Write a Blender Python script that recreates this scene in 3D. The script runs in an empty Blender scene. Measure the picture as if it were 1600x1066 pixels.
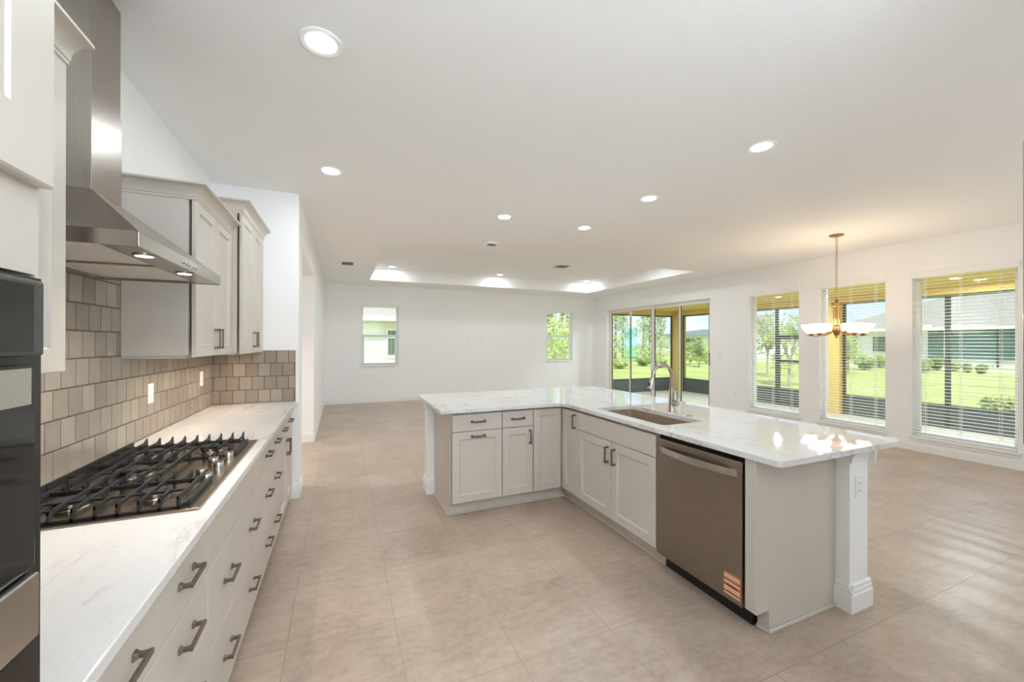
import bpy, bmesh, math, random
from mathutils import Vector, Matrix

random.seed(7)
SC = bpy.context.scene
COL = SC.collection

# ------------------------------------------------------------------ camera
cam_d = bpy.data.cameras.new('camera')
cam = bpy.data.objects.new('camera', cam_d)
COL.objects.link(cam)
SC.camera = cam
YAW, PIT, ROL = 0.4048, 0.0013, 0.0017
f_ = Vector((math.sin(YAW)*math.cos(PIT), math.cos(YAW)*math.cos(PIT), math.sin(PIT)))
r_ = Vector((math.cos(YAW), -math.sin(YAW), 0.0))
u_ = r_.cross(f_)
R_ = r_*math.cos(ROL) + u_*math.sin(ROL)
U_ = u_*math.cos(ROL) - r_*math.sin(ROL)
cam.matrix_world = Matrix(((R_.x, U_.x, -f_.x, 0), (R_.y, U_.y, -f_.y, 0), (R_.z, U_.z, -f_.z, 1.4636), (0, 0, 0, 1)))
cam_d.sensor_width = 36.0
cam_d.lens = 623.83/1600*36.0
cam_d.shift_y = 1.8/1600
cam_d.clip_start = 0.02
cam_d.clip_end = 400

# ------------------------------------------------------------------ light
SC.view_settings.view_transform = 'Standard'
SC.view_settings.look = 'None'
SC.view_settings.gamma = 1.0
SC.view_settings.use_curve_mapping = False
SC.view_settings.exposure = 0.70
CAN_W = 3.5
SKY = 1.04
SUN = 3.6
LANAI_W = 27.0
TRAY_W = 3.5

world = bpy.data.worlds.new('world')
SC.world = world
world.use_nodes = True
wn = world.node_tree.nodes
wl = world.node_tree.links
wn.clear()
w_out = wn.new('ShaderNodeOutputWorld')
w_bg = wn.new('ShaderNodeBackground')
w_tc = wn.new('ShaderNodeTexCoord')
w_sep = wn.new('ShaderNodeSeparateXYZ')
w_ramp = wn.new('ShaderNodeValToRGB')
w_ramp.color_ramp.elements[0].position = 0.0
w_ramp.color_ramp.elements[0].color = (0.66, 0.80, 1.0, 1)
w_ramp.color_ramp.elements[1].position = 0.55
w_ramp.color_ramp.elements[1].color = (0.36, 0.56, 0.95, 1)
wl.new(w_tc.outputs['Generated'], w_sep.inputs[0])
wl.new(w_sep.outputs['Z'], w_ramp.inputs[0])
w_noise = wn.new('ShaderNodeTexNoise')
w_noise.inputs['Scale'].default_value = 5.0
w_noise.inputs['Detail'].default_value = 5.0
wl.new(w_tc.outputs['Generated'], w_noise.inputs['Vector'])
w_cr = wn.new('ShaderNodeValToRGB')
w_cr.color_ramp.elements[0].position = 0.48
w_cr.color_ramp.elements[1].position = 0.66
wl.new(w_noise.outputs[0], w_cr.inputs[0])
w_mix = wn.new('ShaderNodeMixRGB')
w_mix.inputs[2].default_value = (1, 1, 1, 1)
wl.new(w_cr.outputs[0], w_mix.inputs[0])
wl.new(w_ramp.outputs[0], w_mix.inputs[1])
wl.new(w_mix.outputs[0], w_bg.inputs[0])
w_bg.inputs[1].default_value = SKY
wl.new(w_bg.outputs[0], w_out.inputs[0])

sun_d = bpy.data.lights.new('sun', 'SUN')
sun_d.energy = SUN
sun_d.color = (1.0, 0.95, 0.86)
sun_d.angle = 0.02
sun = bpy.data.objects.new('sun', sun_d)
COL.objects.link(sun)
sun.rotation_euler = Vector((0.36, 0.62, -0.85)).to_track_quat('-Z', 'Y').to_euler()
sun.location = (0, 0, 12)

def bounce(x, y, z, sx, sy, w):  # unseen upward fill lights added behind the camera to lift the ceiling
    d = bpy.data.lights.new('bounce_light', 'AREA')
    d.shape = 'RECTANGLE'
    d.size, d.size_y = sx, sy
    d.energy = w
    d.color = (0.78, 0.90, 1.0)
    o = bpy.data.objects.new('bounce_light', d)
    COL.objects.link(o)
    o.location = (x, y, z)
    o.rotation_euler = (math.radians(180), 0, 0)
bounce(0.5, -1.6, 1.45, 2.2, 1.4, 80.0)
bounce(4.6, -1.9, 1.45, 2.4, 1.2, 36.0)

SC.cycles.max_bounces = 14
SC.cycles.diffuse_bounces = 8
SC.cycles.glossy_bounces = 5
SC.cycles.transparent_max_bounces = 16
SC.cycles.caustics_reflective = False
SC.cycles.caustics_refractive = False
SC.cycles.sample_clamp_indirect = 6.0
SC.cycles.use_denoising = True

# ------------------------------------------------------------------ materials
def srgb(r, g, b):
    def c(v):
        v = v/255.0
        return v/12.92 if v <= 0.04045 else ((v+0.055)/1.055)**2.4
    return (c(r), c(g), c(b), 1.0)

class NT:
    def __init__(self, name):
        self.m = bpy.data.materials.new(name)
        self.m.use_nodes = True
        self.t = self.m.node_tree
        self.n = self.t.nodes
        self.b = self.n['Principled BSDF']
        self.o = self.n['Material Output']
    def new(self, kind, **kw):
        nd = self.n.new(kind)
        for k, v in kw.items():
            setattr(nd, k, v)
        return nd
    def link(self, a, b):
        self.t.links.new(a, b)
    def pos(self, scale=(1, 1, 1), rot=(0, 0, 0), loc=(0, 0, 0), kind='geo'):
        mp = self.new('ShaderNodeMapping')
        mp.inputs['Scale'].default_value = scale
        mp.inputs['Rotation'].default_value = rot
        mp.inputs['Location'].default_value = loc
        if kind == 'geo':
            self.link(self.new('ShaderNodeNewGeometry').outputs['Position'], mp.inputs[0])
        else:
            self.link(self.new('ShaderNodeTexCoord').outputs['Object'], mp.inputs[0])
        return mp.outputs[0]
    def noise(self, vec, scale, detail=3, rough=0.5, dist=0.0):
        nz = self.new('ShaderNodeTexNoise')
        nz.inputs['Scale'].default_value = scale
        nz.inputs['Detail'].default_value = detail
        nz.inputs['Roughness'].default_value = rough
        nz.inputs['Distortion'].default_value = dist
        if vec is not None:
            self.link(vec, nz.inputs['Vector'])
        return nz.outputs[0]
    def ramp(self, fac, stops):
        r = self.new('ShaderNodeValToRGB')
        el = r.color_ramp.elements
        while len(el) < len(stops):
            el.new(0.5)
        for e, (p, c) in zip(el, stops):
            e.position = p
            e.color = c
        self.link(fac, r.inputs[0])
        return r.outputs[0]
    def mix(self, fac, a, b, mode='MIX'):
        m = self.new('ShaderNodeMixRGB', blend_type=mode)
        for s, v in ((0, fac), (1, a), (2, b)):
            if isinstance(v, (float, int, tuple)):
                m.inputs[s].default_value = v
            else:
                self.link(v, m.inputs[s])
        return m.outputs[0]
    def math(self, op, a, b=None):
        m = self.new('ShaderNodeMath', operation=op)
        for s, v in ((0, a), (1, b)):
            if v is None:
                continue
            if isinstance(v, (float, int)):
                m.inputs[s].default_value = v
            else:
                self.link(v, m.inputs[s])
        return m.outputs[0]
    def bump(self, h, strength=0.2, dist=0.01):
        b = self.new('ShaderNodeBump')
        b.inputs['Strength'].default_value = strength
        b.inputs['Distance'].default_value = dist
        self.link(h, b.inputs['Height'])
        self.link(b.outputs[0], self.b.inputs['Normal'])
    def set(self, col=None, rough=None, metal=None, spec=None):
        for k, v in (('Base Color', col), ('Roughness', rough), ('Metallic', metal), ('Specular IOR Level', spec)):
            if v is None:
                continue
            if isinstance(v, (float, int, tuple)):
                self.b.inputs[k].default_value = v
            else:
                self.link(v, self.b.inputs[k])
        return self

def plain(name, col, rough=0.5, metal=0.0, spec=0.5, var=0.04, scale=6.0):
    t = NT(name)
    if var > 0:
        n = t.noise(t.pos(), scale, 3)
        lo = tuple(c*(1-var) for c in col[:3])+(1,)
        hi = tuple(min(1, c*(1+var)) for c in col[:3])+(1,)
        t.set(t.ramp(n, [(0.3, lo), (0.7, hi)]), rough, metal, spec)
    else:
        t.set(col, rough, metal, spec)
    return t.m

def paint(name, col, bump=0.12, rough=0.75, scale=140):
    t = NT(name)
    n = t.noise(t.pos(), scale, 3)
    t.set(col, rough, 0, 0.3)
    t.bump(n, bump, 0.004)
    return t.m

def metal(name, col, rough=0.3, stretch=(2, 2, 120), bump=0.03):
    t = NT(name)
    n = t.noise(t.pos(scale=stretch), 4.0, 3)
    t.set(t.ramp(n, [(0.3, tuple(c*0.9 for c in col[:3])+(1,)), (0.7, col)]), rough, 1.0)
    t.bump(n, bump, 0.002)
    return t.m

M = {}
M['wall'] = paint('wall_paint', srgb(247, 247, 247))
M['ceiling'] = paint('ceiling_paint', srgb(249, 249, 249), 0.35, 0.9, 90)
M['trim'] = plain('white_trim', srgb(242, 242, 241), 0.35, var=0.01)
M['cab'] = plain('greige_cabinet', srgb(206, 198, 188), 0.38, var=0.02, scale=3)
M['cab_dark'] = plain('toe_kick', srgb(140, 134, 126), 0.5, var=0.02)
M['black'] = plain('black_plastic', srgb(22, 22, 23), 0.35, var=0.05)
M['blackglass'] = plain('black_glass', srgb(10, 9, 9), 0.06, var=0.0)
M['darkgrey'] = plain('dark_grey_panel', srgb(62, 62, 62), 0.25, var=0.02)
M['iron'] = plain('cast_iron', srgb(38, 38, 40), 0.55, var=0.1, scale=60)
M['steel'] = metal('brushed_steel', srgb(176, 170, 162), 0.28, (120, 2, 2))
M['steel_v'] = metal('brushed_steel_vertical', srgb(172, 164, 156), 0.27, (60, 60, 1.5))
M['steel_y'] = metal('brushed_steel_fine', srgb(200, 196, 190), 0.24, (2, 90, 90))
M['dw'] = metal('dishwasher_steel', srgb(158, 146, 134), 0.30, (60, 1.5, 60))
M['cooktop_steel'] = metal('cooktop_steel', srgb(172, 160, 146), 0.22, (2, 60, 2))
M['filter'] = plain('filter_mesh', srgb(232, 228, 222), 0.5, 0.0, var=0.05, scale=300)
M['nickel'] = metal('satin_nickel', srgb(132, 122, 112), 0.32, (8, 8, 8))
M['faucet'] = metal('faucet_nickel', srgb(186, 176, 168), 0.22, (8, 8, 8))
M['gold'] = metal('brushed_gold', srgb(196, 152, 104), 0.28, (8, 8, 8))
M['bronze'] = plain('dark_bronze', srgb(58, 66, 60), 0.45, 0.0, var=0.04)
M['kick'] = plain('kick_plate', srgb(84, 92, 90), 0.5, var=0.06)
M['beige'] = paint('lanai_beige', srgb(224, 196, 114), 0.2)
M['almond'] = plain('almond_frame', srgb(236, 233, 226), 0.4, var=0.01)
M['slat'] = plain('white_slat', srgb(244, 244, 242), 0.4, var=0.01)
M['plastic'] = plain('white_plastic', srgb(244, 242, 238), 0.35, var=0.0)
M['greyhole'] = plain('grey_slot', srgb(120, 116, 112), 0.6, var=0.0)
M['grout'] = plain('backsplash_grout', srgb(112, 100, 88), 0.9, var=0.05)
M['concrete'] = plain('lanai_concrete', srgb(214, 208, 192), 0.7, var=0.05)
M['sink'] = plain('sink_composite', srgb(150, 128, 108), 0.5, 0.0, var=0.06, scale=40)
M['siding'] = plain('house_siding', srgb(244, 243, 243), 0.8, var=0.02)
M['roof'] = plain('house_roof', srgb(162, 158, 150), 0.9, var=0.08, scale=14)
M['roof_slate'] = plain('grey_roof', srgb(120, 128, 124), 0.9, var=0.08, scale=14)
M['fascia'] = plain('white_fascia', srgb(240, 240, 238), 0.6, var=0.01)
M['teal'] = plain('screened_lanai', srgb(92, 128, 122), 0.4, var=0.15, scale=0.8)
M['houseglass'] = plain('house_window', srgb(96, 112, 98), 0.2, var=0.15, scale=2)
M['soffit'] = plain('olive_soffit', srgb(186, 190, 160), 0.8, var=0.02)
M['gravel'] = plain('pale_gravel', srgb(222, 214, 200), 0.9, var=0.1, scale=5)
M['bark'] = plain('tree_bark', srgb(176, 162, 140), 0.9, var=0.2, scale=20)
M['sticker'] = plain('sticker_orange', srgb(206, 116, 56), 0.5, var=0.02)
M['sticker_white'] = plain('sticker_white', srgb(238, 226, 214), 0.5, var=0.0)
M['ink'] = plain('dark_ink', srgb(48, 40, 36), 0.6, var=0.0)
M['film'] = None

def leafmat(name, c1, c2):
    t = NT(name)
    n = t.noise(t.pos(), 1.6, 4)
    c = t.ramp(n, [(0.3, c1), (0.7, c2)])
    d = t.new('ShaderNodeBsdfDiffuse')
    tl = t.new('ShaderNodeBsdfTranslucent')
    mx = t.new('ShaderNodeMixShader')
    mx.inputs[0].default_value = 0.45
    t.link(c, d.inputs[0])
    t.link(c, tl.inputs[0])
    t.link(d.outputs[0], mx.inputs[1])
    t.link(tl.outputs[0], mx.inputs[2])
    t.link(mx.outputs[0], t.o.inputs[0])
    return t.m
M['leaf_pine'] = leafmat('pine_leaf', srgb(172, 188, 142), srgb(206, 216, 172))
M['leaf_bush'] = leafmat('bush_leaf', srgb(172, 190, 120), srgb(214, 222, 156))
M['leaf_dark'] = leafmat('shrub_leaf', srgb(138, 160, 108), srgb(184, 202, 132))

def dw_steel():
    t = NT('dishwasher_steel')
    n = t.noise(t.pos(scale=(60, 1.5, 60)), 4.0, 3)
    t.set(t.ramp(n, [(0.3, srgb(148, 138, 127)), (0.7, srgb(156, 146, 135))]), 0.30, 1.0)
    t.b.inputs['Anisotropic'].default_value = 0.85
    t.b.inputs['Anisotropic Rotation'].default_value = 0.25
    tg = t.new('ShaderNodeTangent', direction_type='RADIAL', axis='Z')
    t.link(tg.outputs[0], t.b.inputs['Tangent'])
    t.bump(n, 0.02, 0.002)
    return t.m
M['dw'] = dw_steel()

def emit(name, col, strength):
    t = NT(name)
    e = t.new('ShaderNodeEmission')
    e.inputs[0].default_value = col
    e.inputs[1].default_value = strength
    t.link(e.outputs[0], t.o.inputs[0])
    return t.m
M['can'] = emit('lamp_lens', (1.0, 0.97, 0.92, 1), 14.0)
M['hoodlamp'] = emit('hood_lamp', (1.0, 0.9, 0.78, 1), 14.0)

def glass(name, tint, refl=0.06, dirt=0.0):
    t = NT(name)
    tr = t.new('ShaderNodeBsdfTransparent')
    tr.inputs[0].default_value = tint
    gl = t.new('ShaderNodeBsdfGlossy')
    gl.inputs['Roughness'].default_value = 0.02
    ge = t.new('ShaderNodeNewGeometry')
    dt = t.new('ShaderNodeVectorMath', operation='DOT_PRODUCT')
    t.link(ge.outputs['Normal'], dt.inputs[0])
    t.link(ge.outputs['Incoming'], dt.inputs[1])
    co = t.math('SUBTRACT', 1.0, t.math('ABSOLUTE', dt.outputs['Value']))
    fr = t.math('ADD', t.math('MULTIPLY', t.math('POWER', co, 5.0), 0.9), refl*0.4)
    mx = t.new('ShaderNodeMixShader')
    t.link(fr, mx.inputs[0])
    t.link(tr.outputs[0], mx.inputs[1])
    t.link(gl.outputs[0], mx.inputs[2])
    t.link(mx.outputs[0], t.o.inputs[0])
    return t.m
M['glass'] = glass('window_glass', (0.97, 0.98, 0.97, 1))
M['film'] = glass('pale_blue_film', (0.76, 0.94, 0.99, 1))
M['screen'] = glass('screen_mesh', (0.92, 0.94, 0.92, 1))

def quartz():
    t = NT('white_quartz')
    ang = math.radians(-38)
    p2 = t.pos(scale=(2.6, 0.5, 1.0), rot=(0, 0, ang))
    wob = t.noise(t.pos(), 1.3, 6, 0.6, 0.4)
    v = t.noise(p2, 1.15, 9, 0.62, 0.35)
    line = t.math('ABSOLUTE', t.math('SUBTRACT', v, 0.5))
    vein = t.ramp(line, [(0.0, (1, 1, 1, 1)), (0.004, (0.45, 0.45, 0.45, 1)), (0.014, (0, 0, 0, 1))])
    mask = t.ramp(t.noise(t.pos(scale=(1, 1, 1)), 2.0, 4), [(0.40, (0, 0, 0, 1)), (0.58, (1, 1, 1, 1))])
    amt = t.math('MULTIPLY', t.math('MULTIPLY', vein, mask), 0.55)
    v2 = t.noise(p2, 3.4, 8, 0.6, 0.3)
    vein2 = t.ramp(t.math('ABSOLUTE', t.math('SUBTRACT', v2, 0.5)), [(0.0, (0.08, 0.08, 0.08, 1)), (0.010, (0, 0, 0, 1))])
    base = t.ramp(wob, [(0.3, srgb(221, 219, 217)), (0.7, srgb(229, 228, 227))])
    speck = t.ramp(t.noise(t.pos(), 55, 2), [(0.62, (0, 0, 0, 1)), (0.75, (0.2, 0.2, 0.2, 1))])
    base = t.mix(speck, base, srgb(190, 184, 176))
    base = t.mix(vein2, base, srgb(150, 140, 130))
    t.set(t.mix(amt, base, srgb(152, 130, 106)), 0.035, 0, 0.6)
    return t.m
M['quartz'] = quartz()

def floor_tile():
    t = NT('floor_tile')
    p = t.pos(loc=(-0.264, -1.164, 0))
    br = t.new('ShaderNodeTexBrick', offset=0.0, squash=1.0)
    br.inputs['Scale'].default_value = 1.0
    br.inputs['Brick Width'].default_value = 0.5015
    br.inputs['Row Height'].default_value = 0.509
    br.inputs['Mortar Size'].default_value = 0.0028
    br.inputs['Mortar Smooth'].default_value = 0.2
    br.inputs['Bias'].default_value = 0.0
    br.inputs['Color1'].default_value = (0.93, 0.93, 0.93, 1)
    br.inputs['Color2'].default_value = (1.06, 1.05, 1.04, 1)
    br.inputs['Mortar'].default_value = (1, 1, 1, 1)
    t.link(p, br.inputs['Vector'])
    n1 = t.noise(t.pos(), 2.6, 8, 0.65, 0.5)
    n2 = t.noise(t.pos(), 30, 6, 0.7)
    n3 = t.noise(t.pos(scale=(1, 2.5, 1)), 9, 5, 0.7)
    c = t.ramp(n1, [(0.30, srgb(147, 125, 103)), (0.5, srgb(172, 150, 128)), (0.72, srgb(195, 175, 154))])
    c = t.mix(0.35, c, t.ramp(n2, [(0.3, srgb(170, 151, 136)), (0.7, srgb(216, 202, 188))]))
    c = t.mix(0.22, c, t.ramp(n3, [(0.35, srgb(166, 147, 132)), (0.65, srgb(216, 202, 188))]))
    c = t.mix(1.0, c, br.outputs['Color'], 'MULTIPLY')
    c = t.mix(br.outputs['Fac'], c, srgb(166, 149, 131))
    rough = t.ramp(t.noise(t.pos(), 1.2, 2), [(0.3, (0.30, 0.30, 0.30, 1)), (0.7, (0.36, 0.36, 0.36, 1))])
    t.set(c, rough, 0, 0.36)
    h = t.math('SUBTRACT', 1.0, br.outputs['Fac'])
    t.bump(h, 0.35, 0.003)
    return t.m
M['floor'] = floor_tile()

def splash():
    t = NT('glazed_tile')
    at = t.new('ShaderNodeObjectInfo')
    geo = t.new('ShaderNodeNewGeometry')
    isl = geo.outputs['Random Per Island']
    c = t.ramp(isl, [(0.0, srgb(148, 137, 124)), (0.5, srgb(160, 149, 136)), (1.0, srgb(172, 162, 149))])
    n = t.noise(t.pos(scale=(1, 1, 1)), 14, 4)
    c = t.mix(0.15, c, t.ramp(n, [(0.3, srgb(140, 128, 114)), (0.7, srgb(180, 170, 158))]))
    t.set(c, 0.22, 0, 0.5)
    t.bump(n, 0.08, 0.004)
    return t.m
M['splash'] = splash()

def lawn():
    t = NT('lawn_grass')
    n1 = t.noise(t.pos(scale=(1, 0.35, 1)), 0.5, 6, 0.65)
    n2 = t.noise(t.pos(), 9, 5, 0.7)
    c = t.ramp(n1, [(0.3, srgb(156, 166, 78)), (0.55, srgb(184, 190, 102)), (0.75, srgb(208, 204, 136))])
    c = t.mix(0.3, c, t.ramp(n2, [(0.3, srgb(120, 146, 60)), (0.7, srgb(210, 214, 140))]))
    t.set(c, 0.9)
    t.bump(n2, 0.5, 0.05)
    return t.m
M['lawn'] = lawn()

def shade_glass():
    t = NT('frosted_shade')
    t.set(srgb(255, 240, 214), 0.5)
    t.b.inputs['Emission Color'].default_value = (1.0, 0.80, 0.55, 1)
    t.b.inputs['Emission Strength'].default_value = 1.6
    return t.m
M['shade'] = shade_glass()

# ------------------------------------------------------------------ mesh helpers
class MB:
    def __init__(self):
        self.v = []
        self.f = []
    def add(self, vs, fs):
        o = len(self.v)
        self.v += [Vector(p) for p in vs]
        self.f += [tuple(o+i for i in f) for f in fs]
    def box(self, a, b):
        x0, x1 = sorted((a[0], b[0])); y0, y1 = sorted((a[1], b[1])); z0, z1 = sorted((a[2], b[2]))
        self.add([(x0, y0, z0), (x1, y0, z0), (x1, y1, z0), (x0, y1, z0), (x0, y0, z1), (x1, y0, z1), (x1, y1, z1), (x0, y1, z1)],
                 [(0, 3, 2, 1), (4, 5, 6, 7), (0, 1, 5, 4), (1, 2, 6, 5), (2, 3, 7, 6), (3, 0, 4, 7)])
        return self
    def hexa(self, p):                       # eight corners: four below, four above
        self.add(p, [(0, 3, 2, 1), (4, 5, 6, 7), (0, 1, 5, 4), (1, 2, 6, 5), (2, 3, 7, 6), (3, 0, 4, 7)])
        return self
    def prism(self, pts, vec):
        n = len(pts)
        vec = Vector(vec)
        vs = [Vector(p) for p in pts]
        self.add(vs+[p+vec for p in vs], [tuple(range(n-1, -1, -1)), tuple(range(n, 2*n))] +
                 [(i, (i+1) % n, n+(i+1) % n, n+i) for i in range(n)])
        return self
    def tube(self, pts, r, n=10, cap=True):
        pts = [Vector(p) for p in pts]
        rs = r if isinstance(r, (list, tuple)) else [r]*len(pts)
        rings = []
        t0 = (pts[1]-pts[0]).normalized()
        ref = Vector((0, 0, 1)) if abs(t0.z) < 0.9 else Vector((1, 0, 0))
        nrm = t0.cross(ref).normalized()
        for i, p in enumerate(pts):
            a = pts[max(0, i-1)]; b = pts[min(len(pts)-1, i+1)]
            tg = (b-a).normalized()
            nrm = (nrm - tg*nrm.dot(tg)).normalized()
            bn = tg.cross(nrm)
            rings.append([p+(nrm*math.cos(2*math.pi*k/n)+bn*math.sin(2*math.pi*k/n))*rs[i] for k in range(n)])
        vs = [q for ring in rings for q in ring]
        fs = []
        for i in range(len(pts)-1):
            for k in range(n):
                fs.append((i*n+k, i*n+(k+1) % n, (i+1)*n+(k+1) % n, (i+1)*n+k))
        if cap:
            fs.append(tuple(range(n-1, -1, -1)))
            fs.append(tuple(range((len(pts)-1)*n, len(pts)*n)))
        self.add(vs, fs)
        return self
    def lathe(self, c, prof, n=24, close=True):
        vs, fs = [], []
        for (r, z) in prof:
            for k in range(n):
                a = 2*math.pi*k/n
                vs.append((c[0]+r*math.cos(a), c[1]+r*math.sin(a), c[2]+z))
        for i in range(len(prof)-1):
            for k in range(n):
                fs.append((i*n+k, i*n+(k+1) % n, (i+1)*n+(k+1) % n, (i+1)*n+k))
        if close:
            fs.append(tuple(range(n-1, -1, -1)))
            fs.append(tuple(range((len(prof)-1)*n, len(prof)*n)))
        self.add(vs, fs)
        return self
    def cyl(self, p, q, r, n=20):
        return self.tube([p, q], r, n)
    def torus(self, c, R, r, ax=Vector((0, 0, 1)), n=16, k=6, sy=1.0, up=None):
        ax = Vector(ax).normalized()
        e1 = ax.orthogonal().normalized() if up is None else Vector(up).normalized()
        e2 = ax.cross(e1)
        c = Vector(c)
        vs, fs = [], []
        for i in range(n):
            a = 2*math.pi*i/n
            d = e1*math.cos(a)*sy+e2*math.sin(a)
            for j in range(k):
                b = 2*math.pi*j/k
                vs.append(c+d*R+(d.normalized()*math.cos(b)+ax*math.sin(b))*r)
        for i in range(n):
            for j in range(k):
                fs.append((i*k+j, i*k+(j+1) % k, ((i+1) % n)*k+(j+1) % k, ((i+1) % n)*k+j))
        self.add(vs, fs)
        return self

ORG = {}
def obj(name, mb, mat, parent=None, bevel=0.0, smooth=False, seg=2, org=None, recalc=True):
    o0 = Vector(org) if org is not None else (ORG[parent.name] if parent else Vector((0, 0, 0)))
    me = bpy.data.meshes.new(name)
    me.from_pydata([v-o0 for v in mb.v], [], mb.f)
    if recalc:
        bm = bmesh.new()
        bm.from_mesh(me)
        bmesh.ops.recalc_face_normals(bm, faces=bm.faces)
        bm.to_mesh(me)
        bm.free()
    me.update()
    me.materials.append(M[mat] if isinstance(mat, str) else mat)
    if smooth:
        for p in me.polygons:
            p.use_smooth = True
        me.set_sharp_from_angle(angle=math.radians(40))
    o = bpy.data.objects.new(name, me)
    COL.objects.link(o)
    if parent is not None:
        o.parent = parent
    else:
        o.location = o0
    ORG[o.name] = o0
    if bevel > 0:
        md = o.modifiers.new('bevel', 'BEVEL')
        md.width = bevel
        md.segments = seg
        md.limit_method = 'ANGLE'
        md.angle_limit = math.radians(40)
    return o

def tag(o, label, cat, group=None):
    o['label'] = label
    o['category'] = cat
    if group:
        o['group'] = group
    return o

def thing(name, label, cat, loc, group=None):
    o = bpy.data.objects.new(name, None)
    o.empty_display_size = 0.05
    COL.objects.link(o)
    o.location = loc
    ORG[o.name] = Vector(loc)
    return tag(o, label, cat, group)

def struct(name, mb, mat, bevel=0.0, parent=None):
    o = obj(name, mb, mat, parent, bevel)
    if parent is None:
        o['kind'] = 'structure'
    return o

def copy_tree(o, loc=None, label=None, rotz=None, parent=None):
    kids = [c for c in COL.objects if c.parent == o]
    c = o.copy()
    COL.objects.link(c)
    if parent is not None:
        c.parent = parent
    if loc is not None:
        c.location = loc
    if rotz is not None:
        c.rotation_euler[2] = rotz
    if label:
        c['label'] = label
    for k in kids:
        copy_tree(k, parent=c)
    return c

class Basis:                                  # cabinet front: u along the run, n out of the front, z up
    def __init__(self, p, u, n):
        self.p = Vector(p); self.u = Vector(u); self.n = Vector(n); self.z = Vector((0, 0, 1))
    def at(self, u, z, n=0.0):
        return self.p+self.u*u+self.n*n+self.z*z
    def box(self, mb, u0, u1, z0, z1, n0, n1):
        mb.box(self.at(u0, z0, n0), self.at(u1, z1, n1))

def shaker(B, u0, u1, z0, z1, n0=0.0, t=0.02, w=0.062, d=0.011, ch=0.010):
    mb = MB()
    def ring(e, n):
        return [B.at(u0+e, z0+e, n), B.at(u1-e, z0+e, n), B.at(u1-e, z1-e, n), B.at(u0+e, z1-e, n)]
    c = 0.0025
    rs = [ring(0, n0), ring(0, n0+t-c), ring(c, n0+t), ring(w, n0+t), ring(w+0.003, n0+t-0.004), ring(w+ch, n0+t-d), ]
    vs = [p for r in rs for p in r]
    fs = [(3, 2, 1, 0)]
    for i in range(len(rs)-1):
        for k in range(4):
            fs.append((i*4+k, i*4+(k+1) % 4, (i+1)*4+(k+1) % 4, (i+1)*4+k))
    fs.append(tuple((len(rs)-1)*4+k for k in range(4)))
    mb.add(vs, fs)
    return mb

def slab_front(B, u0, u1, z0, z1, n0=0.0, t=0.02):
    mb = MB()
    B.box(mb, u0, u1, z0, z1, n0, n0+t)
    return mb

def pull(B, u, z, n0, L=0.125, vertical=False):
    mb = MB()
    a = Vector((0, 0, 1)) if vertical else B.u
    s = B.u if vertical else Vector((0, 0, 1))
    c = B.at(u, z, n0)
    N = B.n
    for sg in (-1, 1):
        e = c+a*sg*(L/2-0.007)
        b, m, tp = 0.010, 0.0055, 0.0055
        lo = [e-a*b-s*b, e+a*b-s*b, e+a*b+s*b, e-a*b+s*b]
        mid = [e+N*0.011-a*m-s*m, e+N*0.011+a*m-s*m, e+N*0.011+a*m+s*m, e+N*0.011-a*m+s*m]
        top = [q+N*0.016 for q in mid]
        mb.hexa(lo+mid)
        mb.hexa(mid+top)
    p0 = c+N*0.024-a*(L/2)-s*0.006
    mb.hexa([p0, p0+a*L, p0+a*L+s*0.012, p0+s*0.012] + [q+N*0.009 for q in (p0, p0+a*L, p0+a*L+s*0.012, p0+s*0.012)])
    return mb

def add_front(root, B, kind, name, u0, u1, z0, z1, pulls=(), g=0.0026):
    mb = (shaker if kind == 'shaker' else slab_front)(B, u0+g, u1-g, z0+g, z1-g)
    f = obj(name, mb, 'cab', root, bevel=0.0 if kind == 'shaker' else 0.002)
    for (u, z, v) in pulls:
        obj('handle', pull(B, u, z, 0.02, 0.125, v), 'nickel', f, bevel=0.0012)
    return f

def carcass(root, B, u0, u1, z0, z1, depth, toe=True, shoe=False):
    mb = MB()
    B.box(mb, u0, u1, z0, z1, -depth, -0.012)
    obj('carcass', mb, 'cab', root)
    if toe:
        mb = MB()
        B.box(mb, u0, u1, 0.0, z0, -depth, -0.065)
        tk = obj('toe_kick', mb, 'cab', root)
        if shoe:
            mb = MB()
            B.box(mb, u0, u1, 0.0, 0.018, -0.065, -0.053)
            obj('shoe_moulding', mb, 'cab', tk, bevel=0.004)

def grid_wall(mb, u, z, holes, put):
    us = sorted({u[0], u[1]} | {min(max(h[i], u[0]), u[1]) for h in holes for i in (0, 1)})
    zs = sorted({z[0], z[1]} | {min(max(h[i], z[0]), z[1]) for h in holes for i in (2, 3)})
    for a, b in zip(us, us[1:]):
        for c, d in zip(zs, zs[1:]):
            m, k = (a+b)/2, (c+d)/2
            if any(h[0] < m < h[1] and h[2] < k < h[3] for h in holes):
                continue
            put(a, b, c, d)

# ------------------------------------------------------------------ the room
H = 2.86
XW, XL, XR, YB = -1.04, -0.366, 7.21, 10.31     # kitchen wall, living left wall, window wall, far wall
YS0, YS1 = 4.25, 4.58                             # stub wall at the end of the cooktop run
YN = -2.6
CT = 0.914

mb = MB(); mb.box((-3.2, YN-0.2, -0.12), (XR+0.15, YB+0.2, 0.0))
struct('floor', mb, 'floor')

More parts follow.
